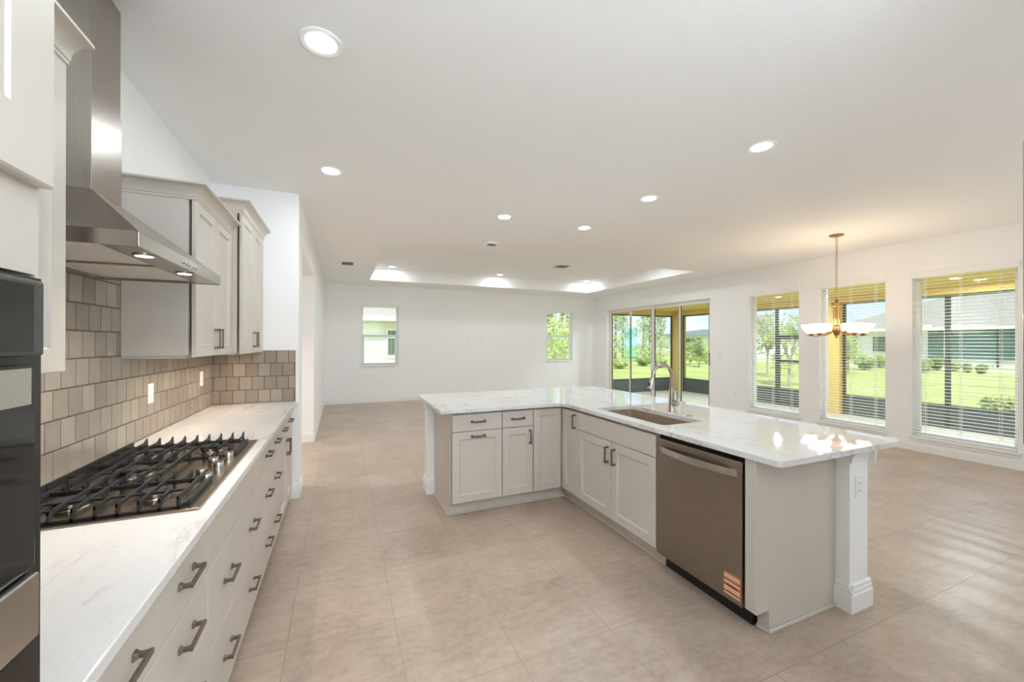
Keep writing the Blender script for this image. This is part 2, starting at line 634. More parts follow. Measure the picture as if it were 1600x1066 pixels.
TX0, TX1, TY0, TY1, TZ = 0.585, 6.35, 5.78, 9.41, 3.135
mb = MB()
grid_wall(mb, (-3.2, XR+0.15), (YN-0.2, YB+0.2), [(TX0, TX1, TY0, TY1)], lambda a, b, c, d: mb.box((a, c, H), (b, d, H+0.12)))
mb.box((TX0-0.1, TY0-0.1, TZ), (TX1+0.1, TY1+0.1, TZ+0.12))
mb.box((TX0-0.1, TY0-0.1, H+0.12), (TX0, TY1+0.1, TZ)); mb.box((TX1, TY0-0.1, H+0.12), (TX1+0.1, TY1+0.1, TZ))
mb.box((TX0, TY0-0.1, H+0.12), (TX1, TY0, TZ)); mb.box((TX0, TY1, H+0.12), (TX1, TY1+0.1, TZ))
struct('ceiling', mb, 'ceiling')

# kitchen wall behind the cooktop, with the tiled backsplash as its part
mb = MB(); mb.box((XW-0.14, YN, 0), (XW, YS0, H))
wall_k = struct('wall_kitchen', mb, 'wall')
mb = MB(); mb.box((XW-0.14, YS0, 0), (XL, YS1, H))
wall_s = struct('wall_stub', mb, 'wall')
HD = 2.44
mb = MB()
mb.box((XL-0.14, YS1, HD), (XL, 6.56, H)); mb.box((XL-0.14, 6.56, 0), (XL, YB, H))
struct('wall_left', mb, 'wall')
mb = MB()
mb.box((-3.2, 6.56, 0), (XL-0.14, 6.70, H)); mb.box((-3.2, YS1-0.14, 0), (XW-0.14, YS1, H)); mb.box((-3.2, YS1, 0), (-3.06, 6.56, H))
struct('wall_hallway', mb, 'wall')
mb = MB(); mb.box((-3.06, YS1, HD), (XL-0.14, 6.56, HD+0.1))
struct('ceiling_hallway', mb, 'ceiling')

WB = [(0.445, 1.325, 0.91, 2.375), (5.51, 6.395, 0.94, 2.40)]       # far-wall windows
mb = MB()
grid_wall(mb, (XL-0.14, XR+0.15), (0, H), WB, lambda a, b, c, d: mb.box((a, YB, c), (b, YB+0.15, d)))
struct('wall_back', mb, 'wall')
WR = [(4.35, 5.26, 0.205, 2.42), (3.165, 4.03, 0.205, 2.42), (1.945, 2.875, 0.205, 2.42)]   # window wall
SD = (6.14, 9.745, 0.0, 2.42)
mb = MB()
grid_wall(mb, (YN, YB), (0, H), WR+[SD], lambda a, b, c, d: mb.box((XR, a, c), (XR+0.15, b, d)))
struct('wall_right', mb, 'wall')
mb = MB(); mb.box((XW-0.14, YN-0.14, 0), (XR+0.15, YN, H))
struct('wall_front', mb, 'wall')
mb = MB(); mb.box((1.86, YN, 0), (1.98, 0.262, H))
struct('wall_partition', mb, 'wall')

def baseboard(name, p, q, n, h=0.135, t=0.015):
    p, q, n = Vector(p), Vector(q), Vector(n)
    a = MB()
    prof = [(0, 0), (t, 0), (t, h*0.62), (t*0.75, h*0.66), (t*0.75, h*0.78), (t*0.5, h*0.82), (t*0.5, h*0.92), (0, h)]
    pts = [p+n*x+Vector((0, 0, z)) for x, z in prof]
    a.prism(pts, q-p)
    return a
def bb(name, *segs):
    m = MB()
    for s in segs:
        k = baseboard(name, *s)
        m.add(k.v, k.f)
    struct(name, m, 'trim')
bb('baseboard_back', ((XL, YB, 0), (XR, YB, 0), (0, -1, 0)))
bb('baseboard_left', ((XL, 6.56, 0), (XL, YB, 0), (1, 0, 0)), ((-3.0, 6.56, 0), (XL, 6.56, 0), (0, -1, 0)))
bb('baseboard_right', ((XR, YN, 0), (XR, 6.14, 0), (-1, 0, 0)), ((XR, 9.745, 0), (XR, YB, 0), (-1, 0, 0)))
bb('baseboard_stub', ((XL, YS0, 0), (XL, YS1, 0), (1, 0, 0)), ((-0.425, YS0, 0), (XL+0.015, YS0, 0), (0, -1, 0)))

# knee wall that carries the island top
KX0, KX1, KY0, KY1 = 2.55, 2.72, 3.865, 4.02
mb = MB()
mb.box((KX0, 1.275, 0), (KX1, KY1, CT-0.032)); mb.box((0.775, KY0, 0), (KX0, KY1, CT-0.032))
struct('wall_island', mb, 'wall')
mb = MB()
def kb(p, q, n):
    k = baseboard('', p, q, n, 0.15, 0.018)
    mb.add(k.v, k.f)
kb((KX0-0.0177, 1.275, 0), (KX1+0.018, 1.275, 0), (0, -1, 0)); kb((KX1, 1.275, 0), (KX1, KY1+0.018, 0), (1, 0, 0))
kb((KX0, 1.275-0.0175, 0), (KX0, 1.345, 0), (-1, 0, 0))
kb((0.775-0.018, KY1, 0), (KX1, KY1, 0), (0, 1, 0)); kb((0.775, KY0, 0), (0.775, KY1+0.018, 0), (-1, 0, 0)); kb((0.757, KY0, 0), (0.84, KY0, 0), (0, -1, 0))
struct('baseboard_island', mb, 'trim')
mb = MB()
def crown(p, q, n, z1, h, t):
    p, q, n = Vector(p), Vector(q), Vector(n)
    prof = [(0, -h), (t*0.25, -h), (t*0.3, -h*0.7), (t*0.55, -h*0.4), (t*0.9, -h*0.18), (t, -h*0.12), (t, 0), (0, 0)]
    mb.prism([p+n*x+Vector((0, 0, z1+z)) for x, z in prof], q-p)
zt = CT-0.0305
crown((KX0, 1.275, 0), (KX1+0.022, 1.275, 0), (0, -1, 0), zt, 0.075, 0.035); crown((KX1, 1.24, 0), (KX1, KY1, 0), (1, 0, 0), zt, 0.075, 0.035)
crown((0.775, KY0, 0), (0.775, KY1, 0), (-1, 0, 0), zt, 0.07, 0.03)
struct('trim_1', mb, 'trim')

# ---------------------------------------------------------------- backsplash: every tile its own island of one mesh
def tile_field(mb, P, u, n, u_len, z0, z1, tw, th, u_off, g=0.0035, t=0.007, cut=None):
    P, u, n = Vector(P), Vector(u), Vector(n)
    Z = Vector((0, 0, 1))
    row = 0
    z = z0
    while z < z1-0.004:
        zt_ = min(z+th, z1)
        s = u_off - tw*2 - (tw/2 if row % 2 else 0)
        while s < u_len:
            a, b = max(s, 0)+g/2, min(s+tw, u_len)-g/2
            if b-a > 0.008:
                c, d = z+g/2, zt_-g/2
                e = 0.0016
                base = [P+u*a+Z*c, P+u*b+Z*c, P+u*b+Z*d, P+u*a+Z*d]
                top = [P+u*(a+e)+Z*(c+e)+n*t, P+u*(b-e)+Z*(c+e)+n*t, P+u*(b-e)+Z*(d-e)+n*t, P+u*(a+e)+Z*(d-e)+n*t]
                mb.hexa(base+top)
            s += tw
        z += th
        row += 1
mbt = MB()
tile_field(mbt, (XW, 0.745, 0), (0, 1, 0), (1, 0, 0), YS0-0.745, CT+0.001, 1.80, 0.0966, 0.1195, 2.139-0.745+0.0966)
tile_field(mbt, (XW, YS0, 0), (1, 0, 0), (0, -1, 0), 0.648, CT+0.001, 1.388, 0.0966, 0.1195, 0.06)
bs = obj('backsplash', mbt, 'splash', wall_k)
mb = MB(); mb.box((XW, 0.745, CT), (XW+0.004, YS0, 1.80)); mb.box((XW, YS0-0.004, CT), (XW+0.648, YS0, 1.388))
obj('grout', mb, 'grout', bs)

# ---------------------------------------------------------------- windows
def window_right(k, y0, y1, z0, z1):
    m = MB()
    xg = XR+0.11
    w = 0.045
    m.box((xg-0.02, y0, z0), (xg+0.04, y0+w, z1)); m.box((xg-0.02, y1-w, z0), (xg+0.04, y1, z1))
    m.box((xg-0.02, y0+w, z0), (xg+0.04, y1-w, z0+w)); m.box((xg-0.02, y0+w, z1-w), (xg+0.04, y1-w, z1))
    fr = struct('window_%d' % k, m, 'trim', 0.002)
    m = MB(); m.box((xg+0.008, y0+w, z0+w), (xg+0.012, y1-w, z1-w))
    obj('pane', m, 'glass', fr)
    m = MB(); m.box((XR-0.035, y0-0.03, z0-0.032), (XR+0.09, y1+0.03, z0)); m.box((XR-0.018, y0-0.02, z0-0.075), (XR, y1+0.02, z0-0.032))
    obj('window_sill', m, 'trim', fr, 0.004)
    return fr

def blind(y0, y1, z0, z1, label):
    root = thing('window_blind', label, 'blind', (XR+0.03, (y0+y1)/2, z0), 'white slatted blinds on the dining windows')
    g = 0.006
    m = MB(); m.prism([(XR-0.022, y0-0.02, z1-0.072), (XR-0.022, y1+0.022, z1-0.072), (XR-0.0005, y1+0.022, z1-0.072), (XR-0.0005, y0-0.02, z1-0.072)], (0, 0, 0.084))
    obj('valance', m, 'slat', root, 0.002)
    m = MB(); m.box((XR+0.005, y0+g, z1-0.05), (XR+0.055, y1-g, z1-0.001))
    obj('headrail', m, 'slat', root)
    m = MB()
    zz = z0+0.05
    while zz < z1-0.06:
        x0, x1 = XR+0.006, XR+0.054
        xm = (x0+x1)/2
        t = 0.0028
        m.hexa([(x0, y0+g, zz-0.0015), (xm, y0+g, zz+0.0010), (xm, y1-g, zz+0.0010), (x0, y1-g, zz-0.0015),
                (x0, y0+g, zz-0.0015+t), (xm, y0+g, zz+0.0010+t), (xm, y1-g, zz+0.0010+t), (x0, y1-g, zz-0.0015+t)])
        m.hexa([(xm, y0+g, zz+0.0010), (x1, y0+g, zz-0.0015), (x1, y1-g, zz-0.0015), (xm, y1-g, zz+0.0010),
                (xm, y0+g, zz+0.0010+t), (x1, y0+g, zz-0.0015+t), (x1, y1-g, zz-0.0015+t), (xm, y1-g, zz+0.0010+t)])
        zz += 0.0435
    obj('slats', m, 'slat', root)
    m = MB(); m.box((XR+0.006, y0+g, z0+0.001), (XR+0.054, y1-g, z0+0.02))
    obj('bottom_rail', m, 'slat', root, 0.003)
    m = MB()
    for q in (0.14, 0.5, 0.86):
        yy = y0+(y1-y0)*q
        for dx in (0.007, 0.052):
            m.box((XR+dx, yy-0.0012, z0+0.02), (XR+dx+0.0015, yy+0.0012, z1-0.05))
            m.box((XR+dx, yy+0.012, z0+0.02), (XR+dx+0.0015, yy+0.0142, z1-0.05))
    obj('ladder_cords', m, 'slat', root)
    return root

for k, (y0, y1, z0, z1) in enumerate(WR):
    window_right(k+1, y0, y1, z0, z1)
blind(*WR[0], 'white slatted blind on the dining window nearest the sliding door')
blind(*WR[1], 'white slatted blind on the middle dining window behind the chandelier')
blind(*WR[2], 'wide white slatted blind on the dining window at the right edge')

def window_back(k, x0, x1, z0, z1):
    m = MB()
    w = 0.05
    ya, yb = YB+0.05, YB+0.11
    m.box((x0, ya, z0), (x0+w, yb, z1)); m.box((x1-w, ya, z0), (x1, yb, z1))
    m.box((x0+w, ya, z0), (x1-w, yb, z0+w)); m.box((x0+w, ya, z1-w), (x1-w, yb, z1))
    zm = z0+(z1-z0)*0.49
    m.box((x0+w, ya+0.005, zm-0.028), (x1-w, yb, zm+0.028))
    m.box((x0+w, ya+0.008, z0+w), (x0+w+0.025, yb, zm-0.028)); m.box((x1-w-0.025, ya+0.008, z0+w), (x1-w, yb, zm-0.028))
    fr = struct('window_%d' % k, m, 'trim', 0.002)
    m = MB(); m.box((x0+w, YB+0.085, z0+w), (x1-w, YB+0.089, zm-0.02)); m.box((x0+w, YB+0.095, zm+0.02), (x1-w, YB+0.099, z1-w))
    obj('pane', m, 'glass', fr)
    m = MB(); m.box((x0-0.03, YB-0.03, z0-0.03), (x1+0.03, YB+0.05, z0))
    obj('window_sill', m, 'trim', fr, 0.004)
for k, w in enumerate(WB):
    window_back(k+4, *w)

def blind_back(x0, x1, z0, z1, zlow, label):
    root = thing('window_blind', label, 'blind', ((x0+x1)/2, YB+0.02, z1-0.05))
    m = MB(); m.box((x0+0.005, YB+0.004, z1-0.05), (x1-0.005, YB+0.045, z1-0.001))
    obj('headrail', m, 'slat', root)
    m = MB()
    zz = zlow+0.04
    while zz < z1-0.055:
        m.box((x0+0.008, YB+0.006, zz), (x1-0.008, YB+0.044, zz+0.0025))
        zz += 0.0435
    obj('slats', m, 'slat', root)
    m = MB(); m.box((x0+0.008, YB+0.006, zlow), (x1-0.008, YB+0.044, zlow+0.016))
    obj('bottom_rail', m, 'slat', root)
    m = MB()
    for q in (0.2, 0.8):
        xx = x0+(x1-x0)*q
        m.box((xx, YB+0.007, zlow), (xx+0.002, YB+0.0085, z1-0.05)); m.box((xx, YB+0.0425, zlow), (xx+0.002, YB+0.044, z1-0.05))
    obj('ladder_cords', m, 'slat', root)
blind_back(*WB[0], WB[0][2]+0.002, 'white slatted blind on the far wall window facing the neighbouring siding')
blind_back(*WB[1], WB[1][2]+0.002, 'white slatted blind on the far wall window facing trees')

# ---------------------------------------------------------------- sliding glass door
y0, y1, _, z1 = SD
m = MB()
m.box((XR+0.085, y0, 0), (XR+0.149, y0+0.05, z1)); m.box((XR+0.085, y1-0.05, 0), (XR+0.149, y1, z1))
m.box((XR+0.085, y0+0.05, z1-0.04), (XR+0.149, y1-0.05, z1)); m.box((XR+0.085, y0+0.05, 0), (XR+0.149, y1-0.05, 0.025))
door = struct('door_1', m, 'almond', 0.002)
pw = (y1-y0-0.1)/4
for k in range(4):
    a, b = y0+0.05+pw*k-0.012, y0+0.05+pw*(k+1)+0.012
    a, b = max(a, y0+0.05), min(b, y1-0.05)
    xs = XR+(0.088 if k % 2 == 0 else 0.119)
    m = MB()
    s = 0.05
    m.box((xs, a, 0.026), (xs+0.028, a+s, z1-0.041)); m.box((xs, b-s, 0.026), (xs+0.028, b, z1-0.041))
    m.box((xs, a+s, 0.026), (xs+0.028, b-s, 0.10)); m.box((xs, a+s, z1-0.085), (xs+0.028, b-s, z1-0.041))
    sash = obj('sash', m, 'almond', door, 0.002)
    m = MB()
    m.box((xs+0.004, a+s, 0.10), (xs+0.024, a+s+0.014, z1-0.085)); m.box((xs+0.004, b-s-0.014, 0.10), (xs+0.024, b-s, z1-0.085))
    obj('gasket', m, 'bronze', sash)
    m = MB(); m.box((xs+0.012, a+s+0.001, 0.101), (xs+0.016, b-s-0.001, z1-0.086))
    obj('pane', m, 'glass', sash)
    if k == 0:
        m = MB()
        m.box((xs-0.028, a+0.018, 0.98), (xs-0.02, a+0.034, 1.24)); m.box((xs-0.022, a+0.018, 0.98), (xs, a+0.034, 1.0)); m.box((xs-0.022, a+0.018, 1.22), (xs, a+0.034, 1.24))
        obj('door_handle', m, 'bronze', sash, 0.002)
m = MB(); m.box((XR+0.082, 8.50, 1.02), (XR+0.084, 9.02, 1.86))
tag(obj('protective_film', m, 'film', None, org=(XR+0.083, 8.76, 1.02)), 'pale blue protective film stuck on the sliding door glass', 'film')

# ---------------------------------------------------------------- kitchen run along the left wall
BL = Basis((-0.43, 0, 0), (0, 1, 0), (1, 0, 0))
DEP = 0.60
ZT, ZR, ZB = 0.872, 0.697, 0.105
GB = 'greige base cabinets in a run under the cooktop counter'
def left_base(u0, u1, label):
    root = thing('base_cabinet', label, 'cabinet', (-0.73, (u0+u1)/2, 0), GB)
    carcass(root, BL, u0+0.0005, u1-0.0005, ZB, CT-0.0305, DEP)
    return root
c = left_base(0.785, 1.64, 'greige four-drawer base cabinet nearest the wall oven')
for z0, z1 in ((ZR, ZT), (0.52, ZR), (0.315, 0.52), (ZB, 0.315)):
    zc = (z0+z1)/2
    add_front(c, BL, 'slab', 'drawer', 0.79, 1.64, z0, z1, [(1.06, zc, False), (1.435, zc, False)])
c = left_base(1.64, 2.605, 'greige base cabinet under the cooktop with two deep drawers')
add_front(c, BL, 'slab', 'false_front', 1.64, 2.605, ZR, ZT)
for z0, z1 in ((0.395, ZR), (ZB, 0.395)):
    zc = (z0+z1)/2
    add_front(c, BL, 'slab', 'drawer', 1.64, 2.605, z0, z1, [(1.90, zc, False), (2.36, zc, False)])
c = left_base(2.605, 3.375, 'greige three-drawer base cabinet just past the cooktop')
for z0, z1 in ((ZR, ZT), (0.395, ZR), (ZB, 0.395)):
    zc = (z0+z1)/2
    add_front(c, BL, 'slab', 'drawer', 2.605, 3.375, z0, z1, [(2.82, zc, False), (3.17, zc, False)])
c = left_base(3.375, 4.16, 'greige base cabinet with two doors against the stub wall')
add_front(c, BL, 'slab', 'drawer', 3.375, 4.16, ZR, ZT, [(3.56, 0.785, False), (3.95, 0.785, False)])
add_front(c, BL, 'shaker', 'door', 3.375, 3.77, ZB, ZR, [(3.735, 0.60, True)])
add_front(c, BL, 'shaker', 'door', 3.77, 4.16, ZB, ZR, [(3.805, 0.60, True)])
m = MB(); BL.box(m, 4.161, 4.249, 0.0, CT-0.0305, -DEP, 0.004)
obj('filler_strip', m, 'cab', c)

def slab(name, outer, holes, z0, z1, org, bev=0.003):
    bm = bmesh.new()
    es = []
    for loop in [outer]+holes:
        vs = [bm.verts.new((p[0], p[1], z1)) for p in loop]
        es += [bm.edges.new((vs[i], vs[(i+1) % len(vs)])) for i in range(len(vs))]
    bmesh.ops.triangle_fill(bm, use_beauty=True, use_dissolve=False, edges=es)
    bmesh.ops.dissolve_limit(bm, angle_limit=0.01, verts=bm.verts, edges=bm.edges) if not holes else None
    r = bmesh.ops.extrude_face_region(bm, geom=list(bm.faces))
    for e in r['geom']:
        if isinstance(e, bmesh.types.BMVert):
            e.co.z = z0
    bmesh.ops.recalc_face_normals(bm, faces=bm.faces)
    m_ = MB()
    bm.verts.index_update()
    m_.v = [v.co.copy() for v in bm.verts]
    m_.f = [tuple(v.index for v in f.verts) for f in bm.faces]
    bm.free()
    return obj(name, m_, 'quartz', None, bevel=bev, org=org)

def fillet(pts, rads, n=6):
    out = []
    L = len(pts)
    for i, p in enumerate(pts):
        r = rads[i]
        p = Vector(p).to_2d() if len(p) == 3 else Vector(p)
        a = (Vector(pts[i-1])-p).normalized()
        b = (Vector(pts[(i+1) % L])-p).normalized()
        if r <= 0:
            out.append(p); continue
        s, e = p+a*r, p+b*r
        cc = p+a*r+b*r
        for k in range(n+1):
            t = math.pi/2*k/n
            out.append(cc-b*r*math.cos(t)-a*r*math.sin(t))
    return out

tag(slab('worktop', [(XW+0.009, 0.77), (-0.38, 0.77), (-0.38, YS0-0.009), (XW+0.009, YS0-0.009)], [], CT-0.03, CT, (-0.7, 2.5, CT-0.03)),
    'white veined quartz worktop along the tiled wall holding the cooktop', 'worktop')
SX0, SX1, SY0, SY1 = 1.975, 2.345, 2.045, 2.81
outer = fillet([(1.868, 1.207), (2.95, 1.207), (2.95, 4.245), (0.738, 4.245), (0.738, 3.177), (1.868, 3.177)],
               [0.03, 0.06, 0.05, 0.03, 0.03, 0.09])
outer = [Vector(p) for p in outer]
hole = fillet([(SX0, SY0), (SX1, SY0), (SX1, SY1), (SX0, SY1)], [0.04]*4)
tag(slab('worktop', outer, [hole], CT-0.03, CT, (2.3, 2.7, CT-0.03)), 'large L-shaped white quartz worktop with undermount sink cutout', 'worktop')

# sink (undermount) below the cutout
m = MB()
def sring(e, z):
    return [Vector((p.x, p.y, z)) for p in fillet([(SX0-e, SY0-e), (SX1+e, SY0-e), (SX1+e, SY1+e), (SX0-e, SY1+e)], [0.045]*4)]
rings = [sring(0.03, CT-0.0305), sring(0.003, CT-0.0305), sring(0.0, CT-0.05), sring(-0.006, CT-0.21), sring(-0.03, CT-0.235)]
n = len(rings[0])
vs = [p for r in rings for p in r]
fs = [(i*n+k, i*n+(k+1) % n, (i+1)*n+(k+1) % n, (i+1)*n+k) for i in range(len(rings)-1) for k in range(n)]
fs.append(tuple((len(rings)-1)*n+k for k in range(n)))
m.add(vs, fs)
sk = tag(obj('kitchen_sink', m, 'sink', None, org=((SX0+SX1)/2, (SY0+SY1)/2, CT-0.235), smooth=True), 'brown undermount sink basin set into the island worktop', 'sink')
m = MB(); m.lathe(((SX0+SX1)/2, (SY0+SY1)/2, CT-0.2345), [(0.055, 0), (0.055, 0.003), (0.03, 0.001), (0.001, 0.001)])
obj('drain', m, 'steel', sk, smooth=True)

# faucet
FX, FY = 2.44, 2.44
fc = thing('faucet', 'tall brushed nickel pull-down faucet behind the island sink', 'faucet', (FX, FY, CT))
m = MB(); m.lathe((FX, FY, CT), [(0.029, 0), (0.029, 0.006), (0.026, 0.012), (0.025, 0.09), (0.022, 0.14), (0.016, 0.19)], 20)
pts = [(FX, FY, CT+0.17)]
for k in range(13):
    a = math.pi*k/12
    pts.append((FX-0.098+0.098*math.cos(a), FY, CT+0.275+0.105*math.sin(a)))
pts.append((FX-0.200, FY, CT+0.262))
m.tube(pts, [0.0155]+[0.0135]*13+[0.0150], 14)
obj('spout', m, 'faucet', fc, smooth=True)
m = MB(); m.tube([(FX-0.2000, FY, CT+0.270), (FX-0.206, FY, CT+0.245), (FX-0.214, FY, CT+0.21), (FX-0.218, FY, CT+0.19)], [0.0155, 0.019, 0.022, 0.023], 16)
hd = obj('spray_head', m, 'faucet', fc, smooth=True)
m = MB(); m.box((FX-0.236, FY-0.007, CT+0.213), (FX-0.229, FY+0.007, CT+0.24))
obj('button', m, 'black', hd, 0.003)
m = MB(); m.tube([(FX, FY-0.012, CT+0.068), (FX, FY-0.062, CT+0.068)], [0.019, 0.021], 18)
lv = obj('handle', m, 'faucet', fc, 0.002, smooth=True)
m = MB(); m.tube([(FX, FY-0.052, CT+0.075), (FX+0.004, FY-0.054, CT+0.11), (FX+0.006, FY-0.054, CT+0.165)], [0.0075, 0.0065, 0.006], 10)
obj('lever', m, 'faucet', lv, smooth=True)
m = MB(); m.lathe((2.395, 2.22, CT), [(0.022, 0), (0.022, 0.006), (0.017, 0.010), (0.015, 0.008), (0.001, 0.008)], 24)
tag(obj('air_switch', m, 'faucet', None, smooth=True, org=(2.395, 2.22, CT)), 'small round nickel air switch button beside the faucet', 'switch')

# ---------------------------------------------------------------- island cabinets
GI = 'greige island base cabinets under the L-shaped worktop'
BI = Basis((0, 3.255, 0), (1, 0, 0), (0, -1, 0))     # left leg, faces the cooktop aisle end
BJ = Basis((1.91, 0, 0), (0, 1, 0), (-1, 0, 0))      # right leg, faces the cooktop
ZTI, ZRI, ZBI = 0.862, 0.716, 0.118
r1 = thing('base_cabinet', 'greige island cabinet at the free left end with pull-out door under a drawer', 'cabinet', (1.07, 3.56, 0), GI)
carcass(r1, BI, 0.842, 1.296, ZBI, CT-0.0305, 0.60, shoe=True)
m = MB(); m.box((0.838, 3.238, 0.10), (0.8415, 3.855, CT-0.0305)); m.box((0.838, 3.32, 0.0), (0.8415, 3.855, 0.10)); m.box((0.826, 3.31, 0.0), (0.838, 3.845, 0.018))
obj('end_panel', m, 'cab', r1)
add_front(r1, BI, 'slab', 'drawer', 0.846, 1.296, ZRI, ZTI, [(1.075, 0.795, False)])
add_front(r1, BI, 'shaker', 'door', 0.846, 1.296, ZBI, ZRI, [(1.075, 0.672, False)])
r2 = thing('base_cabinet', 'narrow greige island cabinet with one drawer over one door', 'cabinet', (1.45, 3.56, 0), GI)
carcass(r2, BI, 1.2965, 1.5975, ZBI, CT-0.0305, 0.60, shoe=True)
add_front(r2, BI, 'slab', 'drawer', 1.297, 1.597, ZRI, ZTI, [(1.445, 0.793, False)])
add_front(r2, BI, 'shaker', 'door', 1.297, 1.597, ZBI, ZRI, [(1.562, 0.62, True)])
r3 = thing('corner_cabinet', 'greige inner corner cabinet with a folding two-leaf door', 'cabinet', (2.1, 3.5, 0), GI)
m = MB(); m.box((1.598, 3.267, ZBI), (2.545, 3.86, CT-0.0305)); m.box((1.922, 2.966, ZBI), (2.545, 3.267, CT-0.0305))
obj('carcass', m, 'cab', r3)
m = MB(); m.box((1.598, 3.32, 0), (2.545, 3.86, ZBI)); m.box((1.975, 2.966, 0), (2.545, 3.32, ZBI))
tk = obj('toe_kick', m, 'cab', r3)
m = MB(); m.box((1.598, 3.308, 0), (1.963, 3.32, 0.018)); m.box((1.963, 2.966, 0), (1.975, 3.32, 0.018))
obj('shoe_moulding', m, 'cab', tk, 0.004)
add_front(r3, BI, 'shaker', 'door', 1.599, 1.888, ZBI, ZTI)
add_front(r3, BJ, 'shaker', 'door', 2.966, 3.233, ZBI, ZTI, [(3.003, 0.772, True)])
r4 = thing('sink_cabinet', 'greige sink cabinet with two doors between corner cabinet and dishwasher', 'cabinet', (2.2, 2.49, 0), GI)
m = MB()
BJ.box(m, 2.022, 2.965, ZBI, 0.62, -0.635, -0.012); BJ.box(m, 2.022, 2.965, 0.62, CT-0.0305, -0.028, -0.012)
BJ.box(m, 2.022, 2.040, 0.62, CT-0.0305, -0.635, -0.028); BJ.box(m, 2.947, 2.965, 0.62, CT-0.0305, -0.635, -0.028)
obj('carcass', m, 'cab', r4)
m = MB(); BJ.box(m, 2.022, 2.965, 0, ZBI, -0.635, -0.065)
tk = obj('toe_kick', m, 'cab', r4)
m = MB(); BJ.box(m, 2.022, 2.965, 0, 0.018, -0.065, -0.053)
obj('shoe_moulding', m, 'cab', tk, 0.004)
add_front(r4, BJ, 'slab', 'false_front', 2.024, 2.964, ZRI-0.005, ZTI)
add_front(r4, BJ, 'shaker', 'door', 2.024, 2.494, ZBI, ZRI-0.005, [(2.452, 0.605, True)])
add_front(r4, BJ, 'shaker', 'door', 2.494, 2.964, ZBI, ZRI-0.005, [(2.536, 0.605, True)])

# dishwasher
dwr = thing('dishwasher', 'stainless steel dishwasher with curved handle and orange sticker in the island', 'dishwasher', (2.2, 1.7, 0))
D0, D1 = 1.412, 2.012
m = MB(); m.box((1.925, D0-0.004, 0.105), (2.50, D1+0.004, 0.868))
obj('tub', m, 'black', dwr)
m = MB(); m.box((1.965, D0, 0.0), (2.45, D1, 0.105))
obj('kick_plate', m, 'black', dwr)
m = MB(); m.box((1.884, D0, 0.108), (1.925, D1, 0.852))
dd = obj('door', m, 'dw', dwr, 0.004)
m = MB()
pts = []
for k in range(17):
    t = k/16
    pts.append((1.880-0.045*math.sin(math.pi*t)**0.7, D0+0.028+(D1-D0-0.056)*t))
for (a, b) in zip(pts, pts[1:]):
    z0, z1 = 0.772, 0.808
    m.hexa([(a[0], a[1], z0), (a[0]+0.012, a[1], z0), (b[0]+0.012, b[1], z0), (b[0], b[1], z0), (a[0], a[1], z1), (a[0]+0.012, a[1], z1), (b[0]+0.012, b[1], z1), (b[0], b[1], z1)])
obj('handle', m, 'steel_y', dd, smooth=True)
m = MB(); m.box((1.8832, 1.85, 0.826), (1.8845, 1.935, 0.830))
obj('vent', m, 'ink', dd)
m = MB()
for k in range(9):
    yy = 1.735-k*0.0075
    m.box((1.8832, yy, 0.203), (1.8845, yy-(0.0055 if k else 0.009), 0.203+(0.009 if k in (1, 4, 8) else 0.006)))
obj('logo', m, 'greyhole', dd)
m = MB(); m.box((1.8825, 1.418, 0.134), (1.8845, 1.516, 0.254))
st = obj('sticker', m, 'sticker', dd)
m = MB()
for z0, z1 in ((0.225, 0.242), (0.198, 0.205), (0.172, 0.178), (0.160, 0.166), (0.140, 0.145)):
    m.box((1.8818, 1.421, z0), (1.8826, 1.513, z1))
obj('sticker_bands', m, 'sticker_white', st)
def text_mesh(s, size):
    cu = bpy.data.curves.new('lettering', 'FONT')
    cu.body = s; cu.size = size; cu.align_x = 'CENTER'; cu.align_y = 'CENTER'
    o = bpy.data.objects.new('lettering', cu)
    COL.objects.link(o)
    dg = bpy.context.evaluated_depsgraph_get()
    dg.update()
    me = bpy.data.meshes.new_from_object(o.evaluated_get(dg))
    mm = MB()
    mm.v = [v.co.copy() for v in me.vertices]
    mm.f = [tuple(p.vertices) for p in me.polygons]
    COL.objects.unlink(o)
    bpy.data.objects.remove(o)
    return mm
tm = text_mesh('REGISTER NOW', 0.0135)
tm.v = [Vector((1.8815, 1.467-p.x, 0.2335+p.y)) for p in tm.v]
obj('sticker_text', tm, 'ink', st, recalc=False)
m = MB()
for z in (0.188, 0.183, 0.153):
    m.box((1.8815, 1.435, z), (1.8825, 1.50, z+0.0025))
obj('sticker_lines', m, 'ink', st)

# end panel right of the dishwasher
ep = thing('end_panel', 'plain greige end panel closing the island beside the dishwasher', 'panel', (2.2, 1.37, 0), GI)
m = MB(); m.prism([(1.895, 1.343, 0.112), (1.990, 1.343, 0.112), (1.990, 1.343, 0.0), (2.548, 1.343, 0.0), (2.548, 1.343, CT-0.0305), (1.895, 1.343, CT-0.0305)], (0, 0.016, 0))
obj('panel', m, 'cab', ep)
m = MB(); m.box((1.895, 1.3592, 0.112), (1.914, 1.404, CT-0.0305))
obj('filler_strip', m, 'cab', ep, 0.002)
m = MB(); m.box((1.980, 1.331, 0), (2.529, 1.343, 0.018)); m.box((1.978, 1.343, 0), (1.990, 1.404, 0.018))
obj('shoe_moulding', m, 'cab', ep, 0.004)
m = MB(); m.box((1.990, 1.3592, 0), (2.002, 1.404, 0.112))
obj('toe_kick', m, 'cab', ep)

